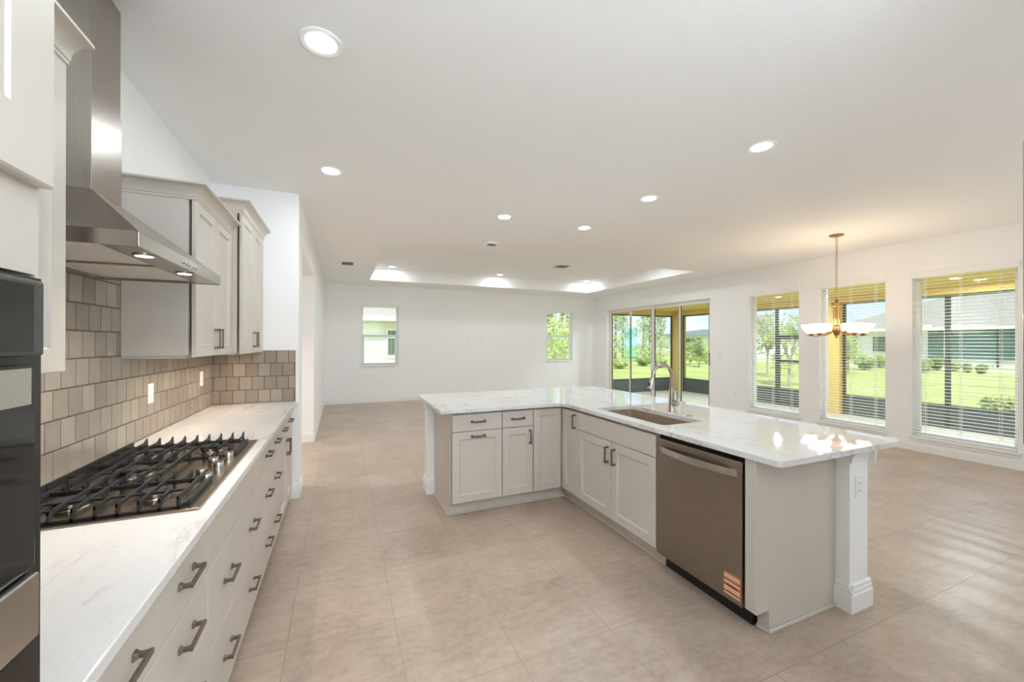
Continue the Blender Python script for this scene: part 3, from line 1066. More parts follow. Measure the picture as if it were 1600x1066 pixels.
# ---------------------------------------------------------------- cooktop
CX0, CX1, CY0, CY1 = -0.965, -0.425, 1.605, 2.605
ck = thing('gas_cooktop', 'stainless gas cooktop with black cast iron grates on the left worktop', 'cooktop', (-0.69, 2.1, CT))
m = MB(); m.box((CX0, CY0, CT), (CX1, CY1, CT+0.008))
obj('tray', m, 'cooktop_steel', ck, 0.003)
gz0, gz1 = CT+0.034, CT+0.047
xs = [-0.947, -0.900, -0.848, -0.796, -0.744, -0.692, -0.640, -0.588, -0.536, -0.488]
for gi, (a, b) in enumerate(((CY0+0.02, 1.935), (1.940, 2.270), (2.275, CY1-0.02))):
    m = MB()
    cxs = xs if gi != 1 else xs[:7]
    xe = cxs[-1]
    zb0, zb1 = CT+0.0085, CT+0.0165
    ea = a if gi == 0 else a+0.004
    m.box((xs[0]-0.006, a, zb0), (xe+0.006, a+0.009, zb1)); m.box((xs[0]-0.006, b-0.009, zb0), (xe+0.006, b, zb1))
    m.box((xs[0]-0.012, a, zb0), (xs[0]-0.004, b, gz1))
    if gi != 1:
        m.prism([(xe+0.004, a, zb0), (xe+0.022, a+0.022, zb0), (xe+0.022, b-0.022, zb0), (xe+0.004, b, zb0)], (0, 0, 0.012))
        m.box((xe+0.0205, a+0.022, zb0), (xe+0.026, b-0.022, zb0+0.018))
    else:
        m.box((xe-0.004, a, gz0-0.006), (xe+0.005, b, gz1))
    for i, x in enumerate(cxs[1:] if gi != 1 else cxs[1:-1]):
        k = (i+gi) % 3
        L = b-a
        spans = [(a, b)] if k != 1 else [(a, a+L*0.30), (b-L*0.30, b)]
        for (p, q) in spans:
            m.hexa([(x-0.0042, p, gz0), (x+0.0042, p, gz0), (x+0.0042, q, gz0), (x-0.0042, q, gz0), (x-0.0026, p, gz1), (x+0.0026, p, gz1), (x+0.0026, q, gz1), (x-0.0026, q, gz1)])
        for p, sg in ((a, 1), (b, -1)):
            m.hexa([(x-0.0048, p, zb0), (x+0.0048, p, zb0), (x+0.0048, p+sg*0.008, zb0), (x-0.0048, p+sg*0.008, zb0),
                    (x-0.003, p, gz1), (x+0.003, p, gz1), (x+0.003, p+sg*0.026, gz1), (x-0.003, p+sg*0.026, gz1)])
        if gi == 2:
            m.hexa([(x-0.004, b-0.035, gz1-0.002), (x+0.004, b-0.035, gz1-0.002), (x+0.004, b, gz1-0.002), (x-0.004, b, gz1-0.002),
                    (x-0.0025, b-0.006, gz1+0.014), (x+0.0025, b-0.006, gz1+0.014), (x+0.0025, b, gz1+0.014), (x-0.0025, b, gz1+0.014)])
    for yy in (a+(b-a)*0.30, b-(b-a)*0.30):
        m.box((xs[0], yy-0.003, gz0+0.001), (xe, yy+0.003, gz1-0.004))
    obj('grate', m, 'iron', ck, 0.0008)
for (x, y, r) in ((-0.82, 1.78, 0.042), (-0.60, 1.78, 0.036), (-0.78, 2.105, 0.055), (-0.82, 2.43, 0.036), (-0.60, 2.43, 0.042)):
    m = MB(); m.lathe((x, y, CT+0.008), [(r*1.35, 0), (r*1.3, 0.004), (r, 0.006), (r, 0.016), (r*0.8, 0.018)], 28)
    b = obj('burner', m, 'cooktop_steel', ck, smooth=True)
    m = MB(); m.lathe((x, y, CT+0.026), [(r*0.85, 0), (r*0.95, 0.003), (r*0.9, 0.008), (r*0.4, 0.010), (0.001, 0.010)], 28)
    obj('burner_cap', m, 'iron', b, smooth=True)
for k in range(5):
    y = 1.905+0.083*k
    x = -0.520+(0.038 if k % 2 == 0 else 0.0)
    m = MB(); m.lathe((x, y, CT+0.008), [(0.021, 0), (0.021, 0.004), (0.019, 0.005), (0.0185, 0.026), (0.017, 0.028), (0.001, 0.028)], 24)
    kn = obj('knob', m, 'steel_y', ck, smooth=True)
    m = MB(); m.box((x-0.019, y-0.0045, CT+0.034), (x+0.019, y+0.0045, CT+0.040))
    obj('grip', m, 'steel_y', kn, 0.001)

# ---------------------------------------------------------------- range hood
hr = thing('range_hood', 'stainless steel chimney range hood over the gas cooktop', 'range hood', (-0.8, 2.03, 1.757))
HX, HY0, HY1, HZ0, HZ1 = -0.57, 1.575, 2.483, 1.757, 1.803
WX = XW+0.0075
m = MB()
th = 0.004
m2 = MB(); m2.box((HX-th, HY0+0.0005, HZ0), (HX, HY1-0.0005, HZ1)); m.box((WX, HY0, HZ0), (HX-th, HY0+th, HZ1)); m.box((WX, HY1-th, HZ0), (HX-th, HY1, HZ1)); m.box((WX, HY0+th, HZ0), (WX+th, HY1-th, HZ1))
obj('rim', m, 'steel_v', hr)
obj('front_panel', m2, 'steel_y', hr, 0.001)  # brighter steel than the rim stands in for light reflected off the front
m = MB()
CHX, CHY0, CHY1, CHZ = -0.862, 1.995, 2.212, 2.04
m.add([(WX, HY0, HZ1), (HX, HY0, HZ1), (HX, HY1, HZ1), (WX, HY1, HZ1), (WX, CHY0, CHZ), (CHX, CHY0, CHZ), (CHX, CHY1, CHZ), (WX, CHY1, CHZ)],
      [(0, 3, 2, 1), (4, 5, 6, 7), (0, 1, 5, 4), (1, 2, 6, 5), (2, 3, 7, 6), (3, 0, 4, 7)])
obj('canopy', m, 'steel_v', hr)
m = MB(); m.box((WX, CHY0-0.004, CHZ-0.01), (CHX+0.003, CHY1+0.004, 2.404))
m2 = MB(); m2.box((WX, CHY0, 2.40), (CHX, CHY1, H-0.001))
obj('lower_duct_cover', m, 'steel_v', hr, 0.001)
obj('upper_duct_cover', m2, 'steel_v', hr, 0.001)
m = MB(); m.box((WX+th, HY0+th, HZ0+0.012), (HX-0.10, HY1-th, HZ0+0.018))
obj('filter', m, 'filter', hr)
m = MB(); m.box((WX+th, 2.02, HZ0+0.006), (HX-0.10, 2.04, HZ0+0.012))
obj('filter_divider', m, 'steel_v', hr)
m = MB(); m.box((HX-0.10, HY0+th, HZ0+0.002), (HX-th, HY1-th, HZ0+0.008))
lp = obj('light_panel', m, 'steel_v', hr)
for y in (1.74, 2.12):
    m = MB(); m.lathe((HX-0.045, y, HZ0), [(0.032, 0.002), (0.032, -0.002), (0.024, -0.003)], 24, close=False)
    ring = obj('lamp_ring', m, 'steel_y', lp, smooth=True)
    m = MB(); m.lathe((HX-0.045, y, HZ0-0.001), [(0.025, 0.0015), (0.025, -0.001), (0.0, -0.001)], 24, close=False)
    obj('lamp_lens', m, 'hoodlamp', ring)
for k in range(5):
    y = 2.03+(k-2)*0.035
    m = MB(); m.tube([(HX-0.001, y, HZ0+0.023), (HX+0.004, y, HZ0+0.023)], 0.0075, 14)
    obj('button', m, 'steel_y', hr)

# ---------------------------------------------------------------- wall cabinets
def crown_run(P0, P1, n, z0, z1, proj, c0=0.0, c1=0.0):
    # moulding along P0-P1 with outward n; c0/c1 extend the far edge for mitres
    P0, P1, n = Vector(P0), Vector(P1), Vector(n)
    d = (P1-P0).normalized()
    h = z1-z0
    prof = [(0.0, 0.0), (0.004, 0.0), (0.004, h*0.14)]
    for q in range(9):
        a = math.pi/2*q/8
        prof.append((0.008+(proj*0.86-0.008)*(1-math.cos(a)), h*0.18+h*0.66*math.sin(a)))
    prof += [(proj, h*0.88), (proj, h), (0.0, h)]
    k = MB()
    A = [P0-d*(x*c0)+n*x+Vector((0, 0, z0+z)) for x, z in prof]
    B_ = [P1+d*(x*c1)+n*x+Vector((0, 0, z0+z)) for x, z in prof]
    L = len(prof)
    k.add(A+B_, [tuple(range(L-1, -1, -1)), tuple(range(L, 2*L))]+[(i, (i+1) % L, L+(i+1) % L, L+i) for i in range(L)])
    return k

GW = 'greige wall cabinets on the tiled kitchen wall'
def wall_cab(y0, y1, xf, z0, z1, ztop, ndoors, label, left_ret, pulls, crown_stop=None, xb=None):
    root = thing('wall_cabinet', label, 'cabinet', ((XW+xf)/2, (y0+y1)/2, z0), GW)
    Bw = Basis((xf-0.02, 0, 0), (0, 1, 0), (1, 0, 0))
    m = MB(); m.box((XW+0.0085, y0, z0), (xf-0.034, y1, z1))
    obj('carcass', m, 'cab', root)
    m = MB(); m.box((XW+0.0085, y0+0.01, z0-0.014), (xf-0.05, y1-0.01, z0))
    obj('light_rail', m, 'cab', root)
    w = (y1-y0)/ndoors
    for k in range(ndoors):
        f = obj('door', shaker(Bw, y0+w*k+0.0024, y0+w*(k+1)-0.0024, z0-0.008, z1-0.004), 'cab', root)
        for (u, z) in pulls:
            if y0+w*k < u < y0+w*(k+1):
                obj('handle', pull(Bw, u, z, 0.02, 0.125, True), 'nickel', f, 0.0012)
    mm = MB()
    zc = z1-0.012
    xfc = xf-0.0005
    k = crown_run((xfc, y0, 0), (xfc, y1, 0), (1, 0, 0), zc, ztop, 0.058, 1.0 if left_ret else 0.0, 0.0)
    mm.add(k.v, k.f)
    if left_ret:
        k = crown_run((xfc, y0, 0), (XW+0.0085, y0, 0), (0, -1, 0), zc, ztop, 0.058, 1.0, 0.0)
        mm.add(k.v, k.f)
    m2 = MB(); m2.box((XW+0.0085, y0, zc), (xfc, y1, ztop-0.004))
    mm.add(m2.v, m2.f)
    obj('crown_moulding', mm, 'cab', root, smooth=True)
    return root
wall_cab(0.765, 1.505, -0.70, 1.39, 2.245, 2.30, 1, 'greige wall cabinet between the oven tower and the range hood', False, [])
wall_cab(2.655, 3.418, -0.72, 1.39, 2.245, 2.312, 2, 'greige wall cabinet just right of the range hood', True, [(3.005, 1.485), (3.070, 1.485)])
wall_cab(3.42, 4.248, -0.655, 1.385, 2.405, 2.48, 2, 'taller deeper greige wall cabinet against the stub wall', True, [(3.80, 1.485), (3.87, 1.485)])

# ---------------------------------------------------------------- oven tower
tw = thing('oven_tower', 'tall greige oven cabinet at the left edge holding the wall oven', 'cabinet', (-0.7, 0.35, 0))
TXF, TYA, TYB = -0.372, -0.06, 0.740
m = MB()
m.box((XW+0.002, TYA, 0.1), (TXF-0.02, TYA+0.02, 2.40)); m.box((XW+0.002, TYB-0.02, 0.1), (TXF-0.02, TYB, 2.40))
m.box((XW+0.002, TYA+0.02, 0.1), (XW+0.012, TYB-0.02, 2.40))
m.box((XW+0.002, TYA+0.02, 1.57), (TXF-0.02, TYB-0.02, 2.40)); m.box((XW+0.002, TYA+0.02, 0.1), (TXF-0.02, TYB-0.02, 0.45))
obj('carcass', m, 'cab', tw)
m = MB(); m.box((TXF-0.02, TYA, 1.552), (TXF, TYB, 2.40)); m.box((TXF-0.02, TYA, 0.1), (TXF, TYB, 0.452)); m.box((TXF-0.02, TYA, 0.452), (TXF, TYA+0.018, 1.552)); m.box((TXF-0.02, TYB-0.006, 0.452), (TXF, TYB, 1.552))
obj('face_frame', m, 'cab', tw)
m = MB(); m.box((XW+0.002, TYA, 0), (TXF-0.08, TYB, 0.1))
obj('toe_kick', m, 'cab', tw)
BT = Basis((TXF, 0, 0), (0, 1, 0), (1, 0, 0))
for a, b in ((TYA+0.004, 0.339), (0.342, 0.7335)):
    f = obj('door', shaker(BT, a, b, 1.667, 2.385, t=0.019, w=0.078, d=0.003, ch=0.005), 'cab', tw)
f = obj('drawer', slab_front(BT, TYA+0.004, 0.735, 0.115, 0.44, t=0.019), 'cab', tw, 0.002)
obj('handle', pull(BT, 0.34, 0.30, 0.019), 'nickel', f, 0.0012)
ov = thing('wall_oven', 'black glass wall oven with stainless handle in the tall cabinet', 'oven', (-0.6, 0.35, 0.455))
OY0, OY1 = TYA+0.022, 0.7045
m = MB(); m.box((-0.95, OY0+0.01, 0.456), (TXF-0.001, OY1-0.004, 1.548))
obj('body', m, 'black', ov)
m = MB(); m.box((TXF+0.0002, TYA+0.012, 0.456), (TXF+0.003, 0.7395, 1.5475))
obj('trim_frame', m, 'black', ov)
m = MB(); m.box((TXF+0.003, OY0, 1.4460), (TXF+0.024, OY1+0.001, 1.5405))
cp = obj('control_panel', m, 'darkgrey', ov, 0.004)
m = MB(); m.box((TXF+0.024, 0.05, 1.452), (TXF+0.0255, 0.682, 1.533))
obj('display', m, 'blackglass', cp)
m = MB(); m.box((TXF+0.003, OY0, 1.179), (TXF+0.016, OY1, 1.4355))
dr = obj('microwave_door', m, 'blackglass', ov, 0.002)
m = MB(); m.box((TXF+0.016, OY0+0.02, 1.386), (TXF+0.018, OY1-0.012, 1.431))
obj('trim_strip', m, 'steel_y', dr)  # light steel standing in for a bright reflection in the door glass
m = MB(); m.box((TXF+0.003, OY0, 1.098), (TXF+0.026, OY1-0.012, 1.177))
obj('handle_bar', m, 'steel_y', ov, 0.002)
m = MB(); m.box((TXF+0.003, OY0, 0.47), (TXF+0.014, OY1-0.006, 1.085))
od = obj('oven_door', m, 'blackglass', ov, 0.002)
m = MB(); m.box((TXF+0.04, OY0+0.05, 1.005), (TXF+0.058, 0.622, 1.058)); m.box((TXF+0.014, OY0+0.08, 1.015), (TXF+0.04, OY0+0.10, 1.048)); m.box((TXF+0.014, 0.58, 1.015), (TXF+0.04, 0.60, 1.048))
obj('handle', m, 'steel_y', od, 0.005)

# ---------------------------------------------------------------- refrigerator, only its far edge reaches the frame
fr = thing('refrigerator', 'stainless steel refrigerator whose edge shows at the right border', 'refrigerator', (1.45, -0.2, 0))
m = MB(); m.box((1.16, -0.64, 0.02), (1.85, 0.255, 1.80))
obj('body', m, 'darkgrey', fr, 0.006)
m = MB()
for y in (-0.6, 0.2):
    m.box((1.2, y, 0), (1.25, y+0.04, 0.02)); m.box((1.75, y, 0), (1.8, y+0.04, 0.02))
obj('feet', m, 'black', fr)
for a, b in ((-0.64, -0.195), (-0.188, 0.2915)):
    m = MB(); m.box((1.10, a, 1.285), (1.155, b, 1.822))
    d = obj('door', m, 'steel_v', fr, 0.003)
    yy = -0.215 if a < -0.3 else -0.168
    m = MB(); m.tube([(1.10, yy, 1.33), (1.06, yy, 1.34), (1.06, yy, 1.74), (1.10, yy, 1.75)], 0.011, 10)
    obj('handle', m, 'steel_y', d, smooth=True)
for a, b in ((0.05, 0.64), (0.65, 1.275)):
    m = MB(); m.box((1.10, -0.64, a), (1.155, 0.278, b))
    d = obj('freezer_drawer', m, 'steel_v', fr, 0.012)
    m = MB(); m.tube([(1.10, -0.5, b-0.07), (1.06, -0.49, b-0.07), (1.06, 0.13, b-0.07), (1.10, 0.14, b-0.07)], 0.011, 10)
    obj('handle', m, 'steel_y', d, smooth=True)
m = MB(); m.box((1.105, 0.215, 1.8225), (1.20, 0.275, 1.842))
obj('hinge_cover', m, 'darkgrey', fr, 0.004)

# ---------------------------------------------------------------- outlets and switches
def outlet(loc, n, label, kind='duplex', group=None):
    n = Vector(n); Z = Vector((0, 0, 1)); s = Z.cross(n)
    P = Vector(loc)
    def bx(mm, u0, u1, z0, z1, a, b):
        mm.box(P+s*u0+Z*z0+n*a, P+s*u1+Z*z1+n*b)
    root = thing('wall_outlet' if kind != 'switch' else 'wall_switch', label, 'outlet' if kind != 'switch' else 'switch', P, group)
    mm = MB(); bx(mm, -0.036, 0.036, -0.058, 0.058, 0, 0.006)
    obj('cover_plate', mm, 'plastic', root, 0.002)
    if kind == 'duplex':
        for zz in (-0.02, 0.02):
            mm = MB(); bx(mm, -0.015, 0.015, zz-0.013, zz+0.013, 0.006, 0.0085)
            r = obj('receptacle', mm, 'plastic', root, 0.003)
            mm = MB(); bx(mm, -0.007, -0.0045, zz-0.004, zz+0.006, 0.0085, 0.0088); bx(mm, 0.0045, 0.007, zz-0.004, zz+0.006, 0.0085, 0.0088)
            obj('slots', mm, 'greyhole', r)
    elif kind == 'switch':
        mm = MB(); bx(mm, -0.016, 0.016, -0.033, 0.033, 0.006, 0.009)
        obj('rocker', mm, 'plastic', root, 0.001)
    return root
outlet((XW+0.0072, 3.00, 1.161), (1, 0, 0), 'white outlet on the backsplash nearer the cooktop')
outlet((XW+0.0072, 3.93, 1.170), (1, 0, 0), 'white outlet on the backsplash close to the tiled corner')
outlet((2.632, 1.275, 0.672), (0, -1, 0), 'white outlet on the white island end post')
outlet((0.845, YB, 0.48), (0, -1, 0), 'white outlet low on the far wall below the window at left')
outlet((6.16, YB, 0.395), (0, -1, 0), 'white outlet low on the far wall below the window at right')
outlet((3.11, YB, 1.54), (0, -1, 0), 'white blank plate high on the far wall, left of two', 'blank')
outlet((3.51, YB, 1.54), (0, -1, 0), 'white blank plate high on the far wall, right of two', 'blank')
outlet((XR, 5.905, 1.20), (-1, 0, 0), 'white light switch between sliding door and blinds', 'switch')
outlet((XR, 5.555, 0.45), (-1, 0, 0), 'white outlet low on the wall between sliding door and blinds')

# ---------------------------------------------------------------- ceiling fixtures
def can(loc, label, group, watts, r=0.095):
    root = thing('recessed_light', label, 'ceiling light', loc, group)
    mm = MB()
    mm.lathe(loc, [(r, 0.0), (r, -0.004), (r*0.92, -0.009), (r*0.72, -0.005), (r*0.70, -0.0025)], 32, close=False)
    obj('trim_ring', mm, 'trim', root, smooth=True)
    mm = MB()
    mm.lathe(loc, [(r*0.70, -0.003), (r*0.35, -0.0045), (0.0005, -0.005)], 32, close=False)
    obj('lens', mm, 'can', root, smooth=True)
    ld = bpy.data.lights.new('lamp', 'AREA')
    ld.shape = 'DISK'; ld.size = r*1.4; ld.energy = watts; ld.color = (0.82, 0.925, 1.0)
    lo = bpy.data.objects.new('lamp', ld)
    COL.objects.link(lo)
    lo.parent = root
    lo.location = (0, 0, -0.012)
    return root
GC = 'recessed lights in the flat kitchen ceiling'
GT = 'recessed lights in the raised tray ceiling'
c0 = can((-0.087, 2.056, H), 'round recessed light above the aisle nearest the camera', GC, CAN_W)
KC = [((-0.078, 3.566), 'round recessed light above the aisle by the stub wall'),
      ((2.743, 1.907), 'round recessed light nearest above the near end of the island'),
      ((2.731, 3.022), 'round recessed light above the middle of the island overhang'),
      ((1.664, 4.106), 'round recessed light just beyond the short leg of the island'),
      ((2.712, 4.107), 'round recessed light above the back corner of the island')]
for (x, y), lab in KC:
    copy_tree(c0, (x, y, H), lab)
UNSEEN = [(0.9, -0.8)]  # fixture added out of view as extra fill for the room
for i, (x, y) in enumerate(UNSEEN):
    copy_tree(c0, (x, y, H), ['recessed light behind the camera position, out of view'][i])
t0 = can((1.03, 9.12, TZ), 'small recessed light at the left back of the tray ceiling', GT, TRAY_W, 0.085)
for (x, y), lab in [((3.58, 9.12), 'small recessed light at the middle back of the tray ceiling'), ((6.08, 9.12), 'small recessed light at the right back of the tray ceiling'),
                    ((1.5, 6.5), 'recessed tray light near left hidden by the tray edge'), ((3.58, 6.5), 'recessed tray light near middle hidden by the tray edge'), ((5.5, 6.5), 'recessed tray light near right hidden by the tray edge')]:
    tc = copy_tree(t0, (x, y, TZ), lab)
    if y < 7:                                # unseen near row, moved in and boosted as fill for the far room
        for o in COL.objects:
            if o.parent == tc and o.type == 'LIGHT':
                o.data = o.data.copy()
                o.data.energy = 11.0

def ceiling_vent(loc, sx, sy, label):
    root = thing('ceiling_vent', label, 'vent', loc)
    x, y, z = loc
    mm = MB()
    b = 0.02
    mm.box((x-sx, y-sy, z-0.008), (x+sx, y-sy+b, z)); mm.box((x-sx, y+sy-b, z-0.008), (x+sx, y+sy, z))
    mm.box((x-sx, y-sy+b, z-0.008), (x-sx+b, y+sy-b, z)); mm.box((x+sx-b, y-sy+b, z-0.008), (x+sx, y+sy-b, z))
    obj('frame', mm, 'trim', root, 0.002)
    mm = MB(); mm.box((x-sx+b, y-sy+b, z-0.003), (x+sx-b, y+sy-b, z-0.0005))
    obj('backing', mm, 'greyhole', root)
    mm = MB()
    k = y-sy+b+0.012
    while k < y+sy-b-0.004:
        mm.hexa([(x-sx+b, k, z-0.007), (x+sx-b, k, z-0.007), (x+sx-b, k+0.003, z-0.007), (x-sx+b, k+0.003, z-0.007),
                 (x-sx+b, k+0.008, z-0.003), (x+sx-b, k+0.008, z-0.003), (x+sx-b, k+0.011, z-0.003), (x-sx+b, k+0.011, z-0.003)])
        k += 0.024
    obj('louvres', mm, 'trim', root)
ceiling_vent((0.105, 7.62, H), 0.11, 0.17, 'white slotted ceiling vent left of the tray ceiling')
ceiling_vent((4.44, 7.6, TZ), 0.16, 0.16, 'white ceiling vent inside the raised tray ceiling')
mm = MB(); mm.box((1.84, 5.15, H-0.05), (2.02, 5.33, H))
sp = thing('ceiling_speaker', 'small white square fixture on the ceiling before the tray', 'ceiling fixture', (1.93, 5.24, H))
mm = MB(); mm.hexa([(1.86, 5.17, H-0.03), (2.00, 5.17, H-0.03), (2.00, 5.31, H-0.03), (1.86, 5.31, H-0.03), (1.84, 5.15, H), (2.02, 5.15, H), (2.02, 5.33, H), (1.84, 5.33, H)])
obj('housing', mm, 'trim', sp, 0.003)
mm = MB(); mm.box((1.875, 5.185, H-0.032), (1.985, 5.295, H-0.0302))
obj('grille', mm, 'greyhole', sp)
mm = MB(); mm.lathe((3.56, 7.8, TZ), [(0.06, 0), (0.06, -0.02), (0.05, -0.032), (0.0005, -0.034)], 24, close=False)
tag(obj('smoke_detector', mm, 'plastic', None, smooth=True, org=(3.56, 7.8, TZ)), 'small round white smoke detector inside the tray ceiling', 'smoke detector')

# ---------------------------------------------------------------- chandelier
QX, QY = 5.863, 3.079
ch = thing('chandelier', 'five-light gold chandelier with frosted bowl shades by the windows', 'chandelier', (QX, QY, H))
mm = MB(); mm.lathe((QX, QY, H), [(0.078, 0), (0.078, -0.008), (0.07, -0.02), (0.03, -0.03), (0.008, -0.034)], 28)
obj('canopy', mm, 'gold', ch, smooth=True)
mm = MB()
z = H-0.034
k = 0
while z > 2.05:
    mm.torus((QX, QY, z-0.019), 0.013, 0.0028, (1, 0, 0) if k % 2 else (0, 1, 0), 12, 5, 1.5, (0, 0, 1))
    z -= 0.032
    k += 1
obj('chain', mm, 'gold', ch, smooth=True)
mm = MB(); mm.lathe((QX, QY, 0), [(0.006, 2.055), (0.012, 2.03), (0.02, 2.02), (0.012, 2.0), (0.05, 1.985), (0.055, 1.965), (0.05, 1.945), (0.035, 1.935)], 20)
obj('hub', mm, 'gold', ch, smooth=True)
mm = MB(); mm.lathe((QX, QY, 0), [(0.02, 1.70), (0.045, 1.68), (0.05, 1.62), (0.03, 1.58), (0.016, 1.56), (0.018, 1.545), (0.004, 1.53)], 20)
obj('finial', mm, 'gold', ch, smooth=True)
mm = MB()
for k in range(4):
    a = math.pi/4+math.pi/2*k
    mm.tube([(QX+0.032*math.cos(a), QY+0.032*math.sin(a), 1.95), (QX+0.032*math.cos(a), QY+0.032*math.sin(a), 1.66)], 0.007, 8)
mm.tube([(QX, QY, 1.95), (QX, QY, 1.66)], 0.010, 8)
obj('rods', mm, 'gold', ch, smooth=True)
va = math.atan2(-QY, -QX)
RA = 0.275
for k in range(5):
    a = va+math.pi+2*math.pi*k/5
    ca, sa = math.cos(a), math.sin(a)
    P = lambda r, z: (QX+ca*r, QY+sa*r, z)
    mm = MB()
    mm.tube([P(0.04, 1.615), P(0.09, 1.60), P(0.14, 1.575), P(0.20, 1.560), P(0.27, 1.562), P(0.33, 1.572)], [0.009, 0.008, 0.008, 0.008, 0.007, 0.005], 8)
    ar = obj('arm', mm, 'gold', ch, smooth=True)
    mm = MB(); mm.lathe(P(RA, 1.565), [(0.012, 0), (0.028, 0.012), (0.034, 0.024), (0.03, 0.030)], 18)
    obj('cup', mm, 'gold', ar, smooth=True)
    mm = MB()
    mm.lathe(P(RA, 1.592), [(0.03, 0), (0.062, 0.016), (0.088, 0.045), (0.106, 0.084), (0.116, 0.118), (0.112, 0.118), (0.101, 0.084), (0.083, 0.048), (0.058, 0.021), (0.001, 0.012)], 28, close=False)
    shd = obj('lamp_shade', mm, 'shade', ar, smooth=True)
    ld = bpy.data.lights.new('bulb', 'POINT')
    ld.energy = 2.2; ld.color = (1.0, 0.85, 0.66); ld.shadow_soft_size = 0.03
    lo = bpy.data.objects.new('bulb', ld); COL.objects.link(lo)
    lo.parent = ch
    lo.location = Vector(P(RA, 1.73))-Vector((QX, QY, H))

# light strips under the wall cabinets and the hood lamps
def area(name, loc, sx, sy, w, col, parent=None):
    ld = bpy.data.lights.new(name, 'AREA')
    ld.shape = 'RECTANGLE'; ld.size = sx; ld.size_y = sy; ld.energy = w; ld.color = col
    lo = bpy.data.objects.new(name, ld)
    COL.objects.link(lo)
    lo.location = loc
    ld.spread = math.radians(130)
    return lo
area('under_cabinet_light', (-0.86, 3.8, 1.368), 0.05, 0.7, 1.0, (1.0, 0.80, 0.60))
area('under_cabinet_light', (-0.88, 3.03, 1.372), 0.05, 0.6, 0.9, (1.0, 0.86, 0.70))
for y in (1.74, 2.12):
    area('hood_bulb', (HX-0.045, y, HZ0-0.004), 0.04, 0.04, 1.5, (1.0, 0.88, 0.74))
area('hallway_light', (-1.8, 5.5, HD-0.02), 0.3, 0.3, 14, (1.0, 0.95, 0.9))  # unseen light put in so the hallway looks lit

# ---------------------------------------------------------------- lanai outside the window wall
LX, LZ, LF = 10.0, 2.47, -0.06
m = MB(); m.box((XR+0.15, -1.2, LF-0.15), (LX+0.15, 9.92, LF))
struct('floor_lanai', m, 'concrete')
m = MB(); m.box((XR+0.15, -1.2, LZ), (LX+0.6, 10.5, LZ+0.1))
struct('ceiling_lanai', m, 'beige')
m = MB()
m.box((LX-0.1, -1.2, 2.335), (LX+0.14, 9.80, LZ)); m.box((XR+0.15, 9.80, 2.335), (LX+0.14, 9.92, LZ))
m.box((LX-0.13, 5.13, LF), (LX+0.14, 5.45, 2.335)); m.box((LX-0.13, 9.54, LF), (LX+0.14, 9.92, 2.335)); m.box((LX-0.13, -1.2, LF), (LX+0.14, -0.88, 2.335)); m.box((XR+0.15, 9.72, LF), (XR+0.22, 9.92, 2.335))
struct('wall_lanai', m, 'beige')
m = MB(); m.box((XR+0.15, -1.2, LF), (LX-0.13, -1.1, 2.47))
struct('wall_lanai_end', m, 'beige')

def screen_bay(p, q, n, label, posts=(), door=None):
    p, q = Vector(p), Vector(q)
    d = (q-p).normalized(); L = (q-p).length
    N = Vector(n); Z = Vector((0, 0, 1))
    root = thing('lanai_screen', label, 'screen', p+d*(L/2)+Z*LF, 'dark framed screen bays around the lanai')
    def bx(mm, a, b, z0, z1, t0=-0.02, t1=0.02):
        mm.box(p+d*a+Z*z0+N*t0, p+d*b+Z*z1+N*t1)
    mm = MB(); bx(mm, 0.02, L-0.02, LF, 0.345, -0.012, 0.012)
    obj('kick_panel', mm, 'kick', root)
    mm = MB(); bx(mm, 0, 0.04, LF, 2.335); bx(mm, L-0.04, L, LF, 2.335); bx(mm, 0.04, L-0.04, 2.295, 2.335); bx(mm, 0.04, L-0.04, 0.325, 0.36)
    obj('frame', mm, 'bronze', root)
    for s in posts:
        mm = MB(); bx(mm, s-0.035, s+0.035, LF, 2.30)
        obj('post', mm, 'bronze', root)
    if door:
        a, b = door
        mm = MB()
        for z0, z1 in ((1.56, 1.66), (0.98, 1.05), (LF, 0.05)):
            bx(mm, a, b, z0, z1, -0.022, 0.022)
        bx(mm, a, a+0.07, LF, 1.66, -0.022, 0.022); bx(mm, b-0.07, b, LF, 1.66, -0.022, 0.022)
        obj('door_frame', mm, 'bronze', root)
    mm = MB(); bx(mm, 0.04, L-0.04, 0.36, 2.295, -0.001, 0.001)
    obj('screen_mesh', mm, 'screen', root)
screen_bay((LX, 5.46, 0), (LX, 9.53, 0), (-1, 0, 0), 'dark screen bay with a screen door outside the nearest far blind', [6.55-5.46], (5.66-5.46, 6.55-5.46))
screen_bay((LX, -0.87, 0), (LX, 5.12, 0), (-1, 0, 0), 'long dark screen bay with one post outside the right dining windows', [3.50+0.87, 1.2+0.87])
screen_bay((XR+0.23, 9.86, 0), (LX-0.14, 9.86, 0), (0, -1, 0), 'dark screen bay closing the lanai end beyond the sliding door', [9.13-XR-0.23])

for i, (x, y) in enumerate([(8.72, 2.97), (9.22, 2.86), (8.73, 5.70), (7.5, 8.3)]):  # the last one is unseen, added to light the beige corner column
    lt = can((x, y, LZ), ['recessed lanai light seen through the right blind, nearer the house', 'recessed lanai light seen through the right blind, farther out', 'recessed lanai light seen through the blind by the sliding door', 'recessed lanai light above the sliding door, hidden by its header'][i], 'recessed lights in the lanai ceiling', LANAI_W, 0.085)

# ---------------------------------------------------------------- the garden and the neighbours
m = MB(); m.add([(-60, -60, -0.22), (140, -60, -0.22), (140, 160, -0.22), (-60, 160, -0.22)], [(0, 1, 2, 3)])
struct('lawn', m, 'lawn')
m = MB(); m.box((34.5, -30, -0.22), (37.5, 36, -0.19))
struct('gravel_strip', m, 'gravel')

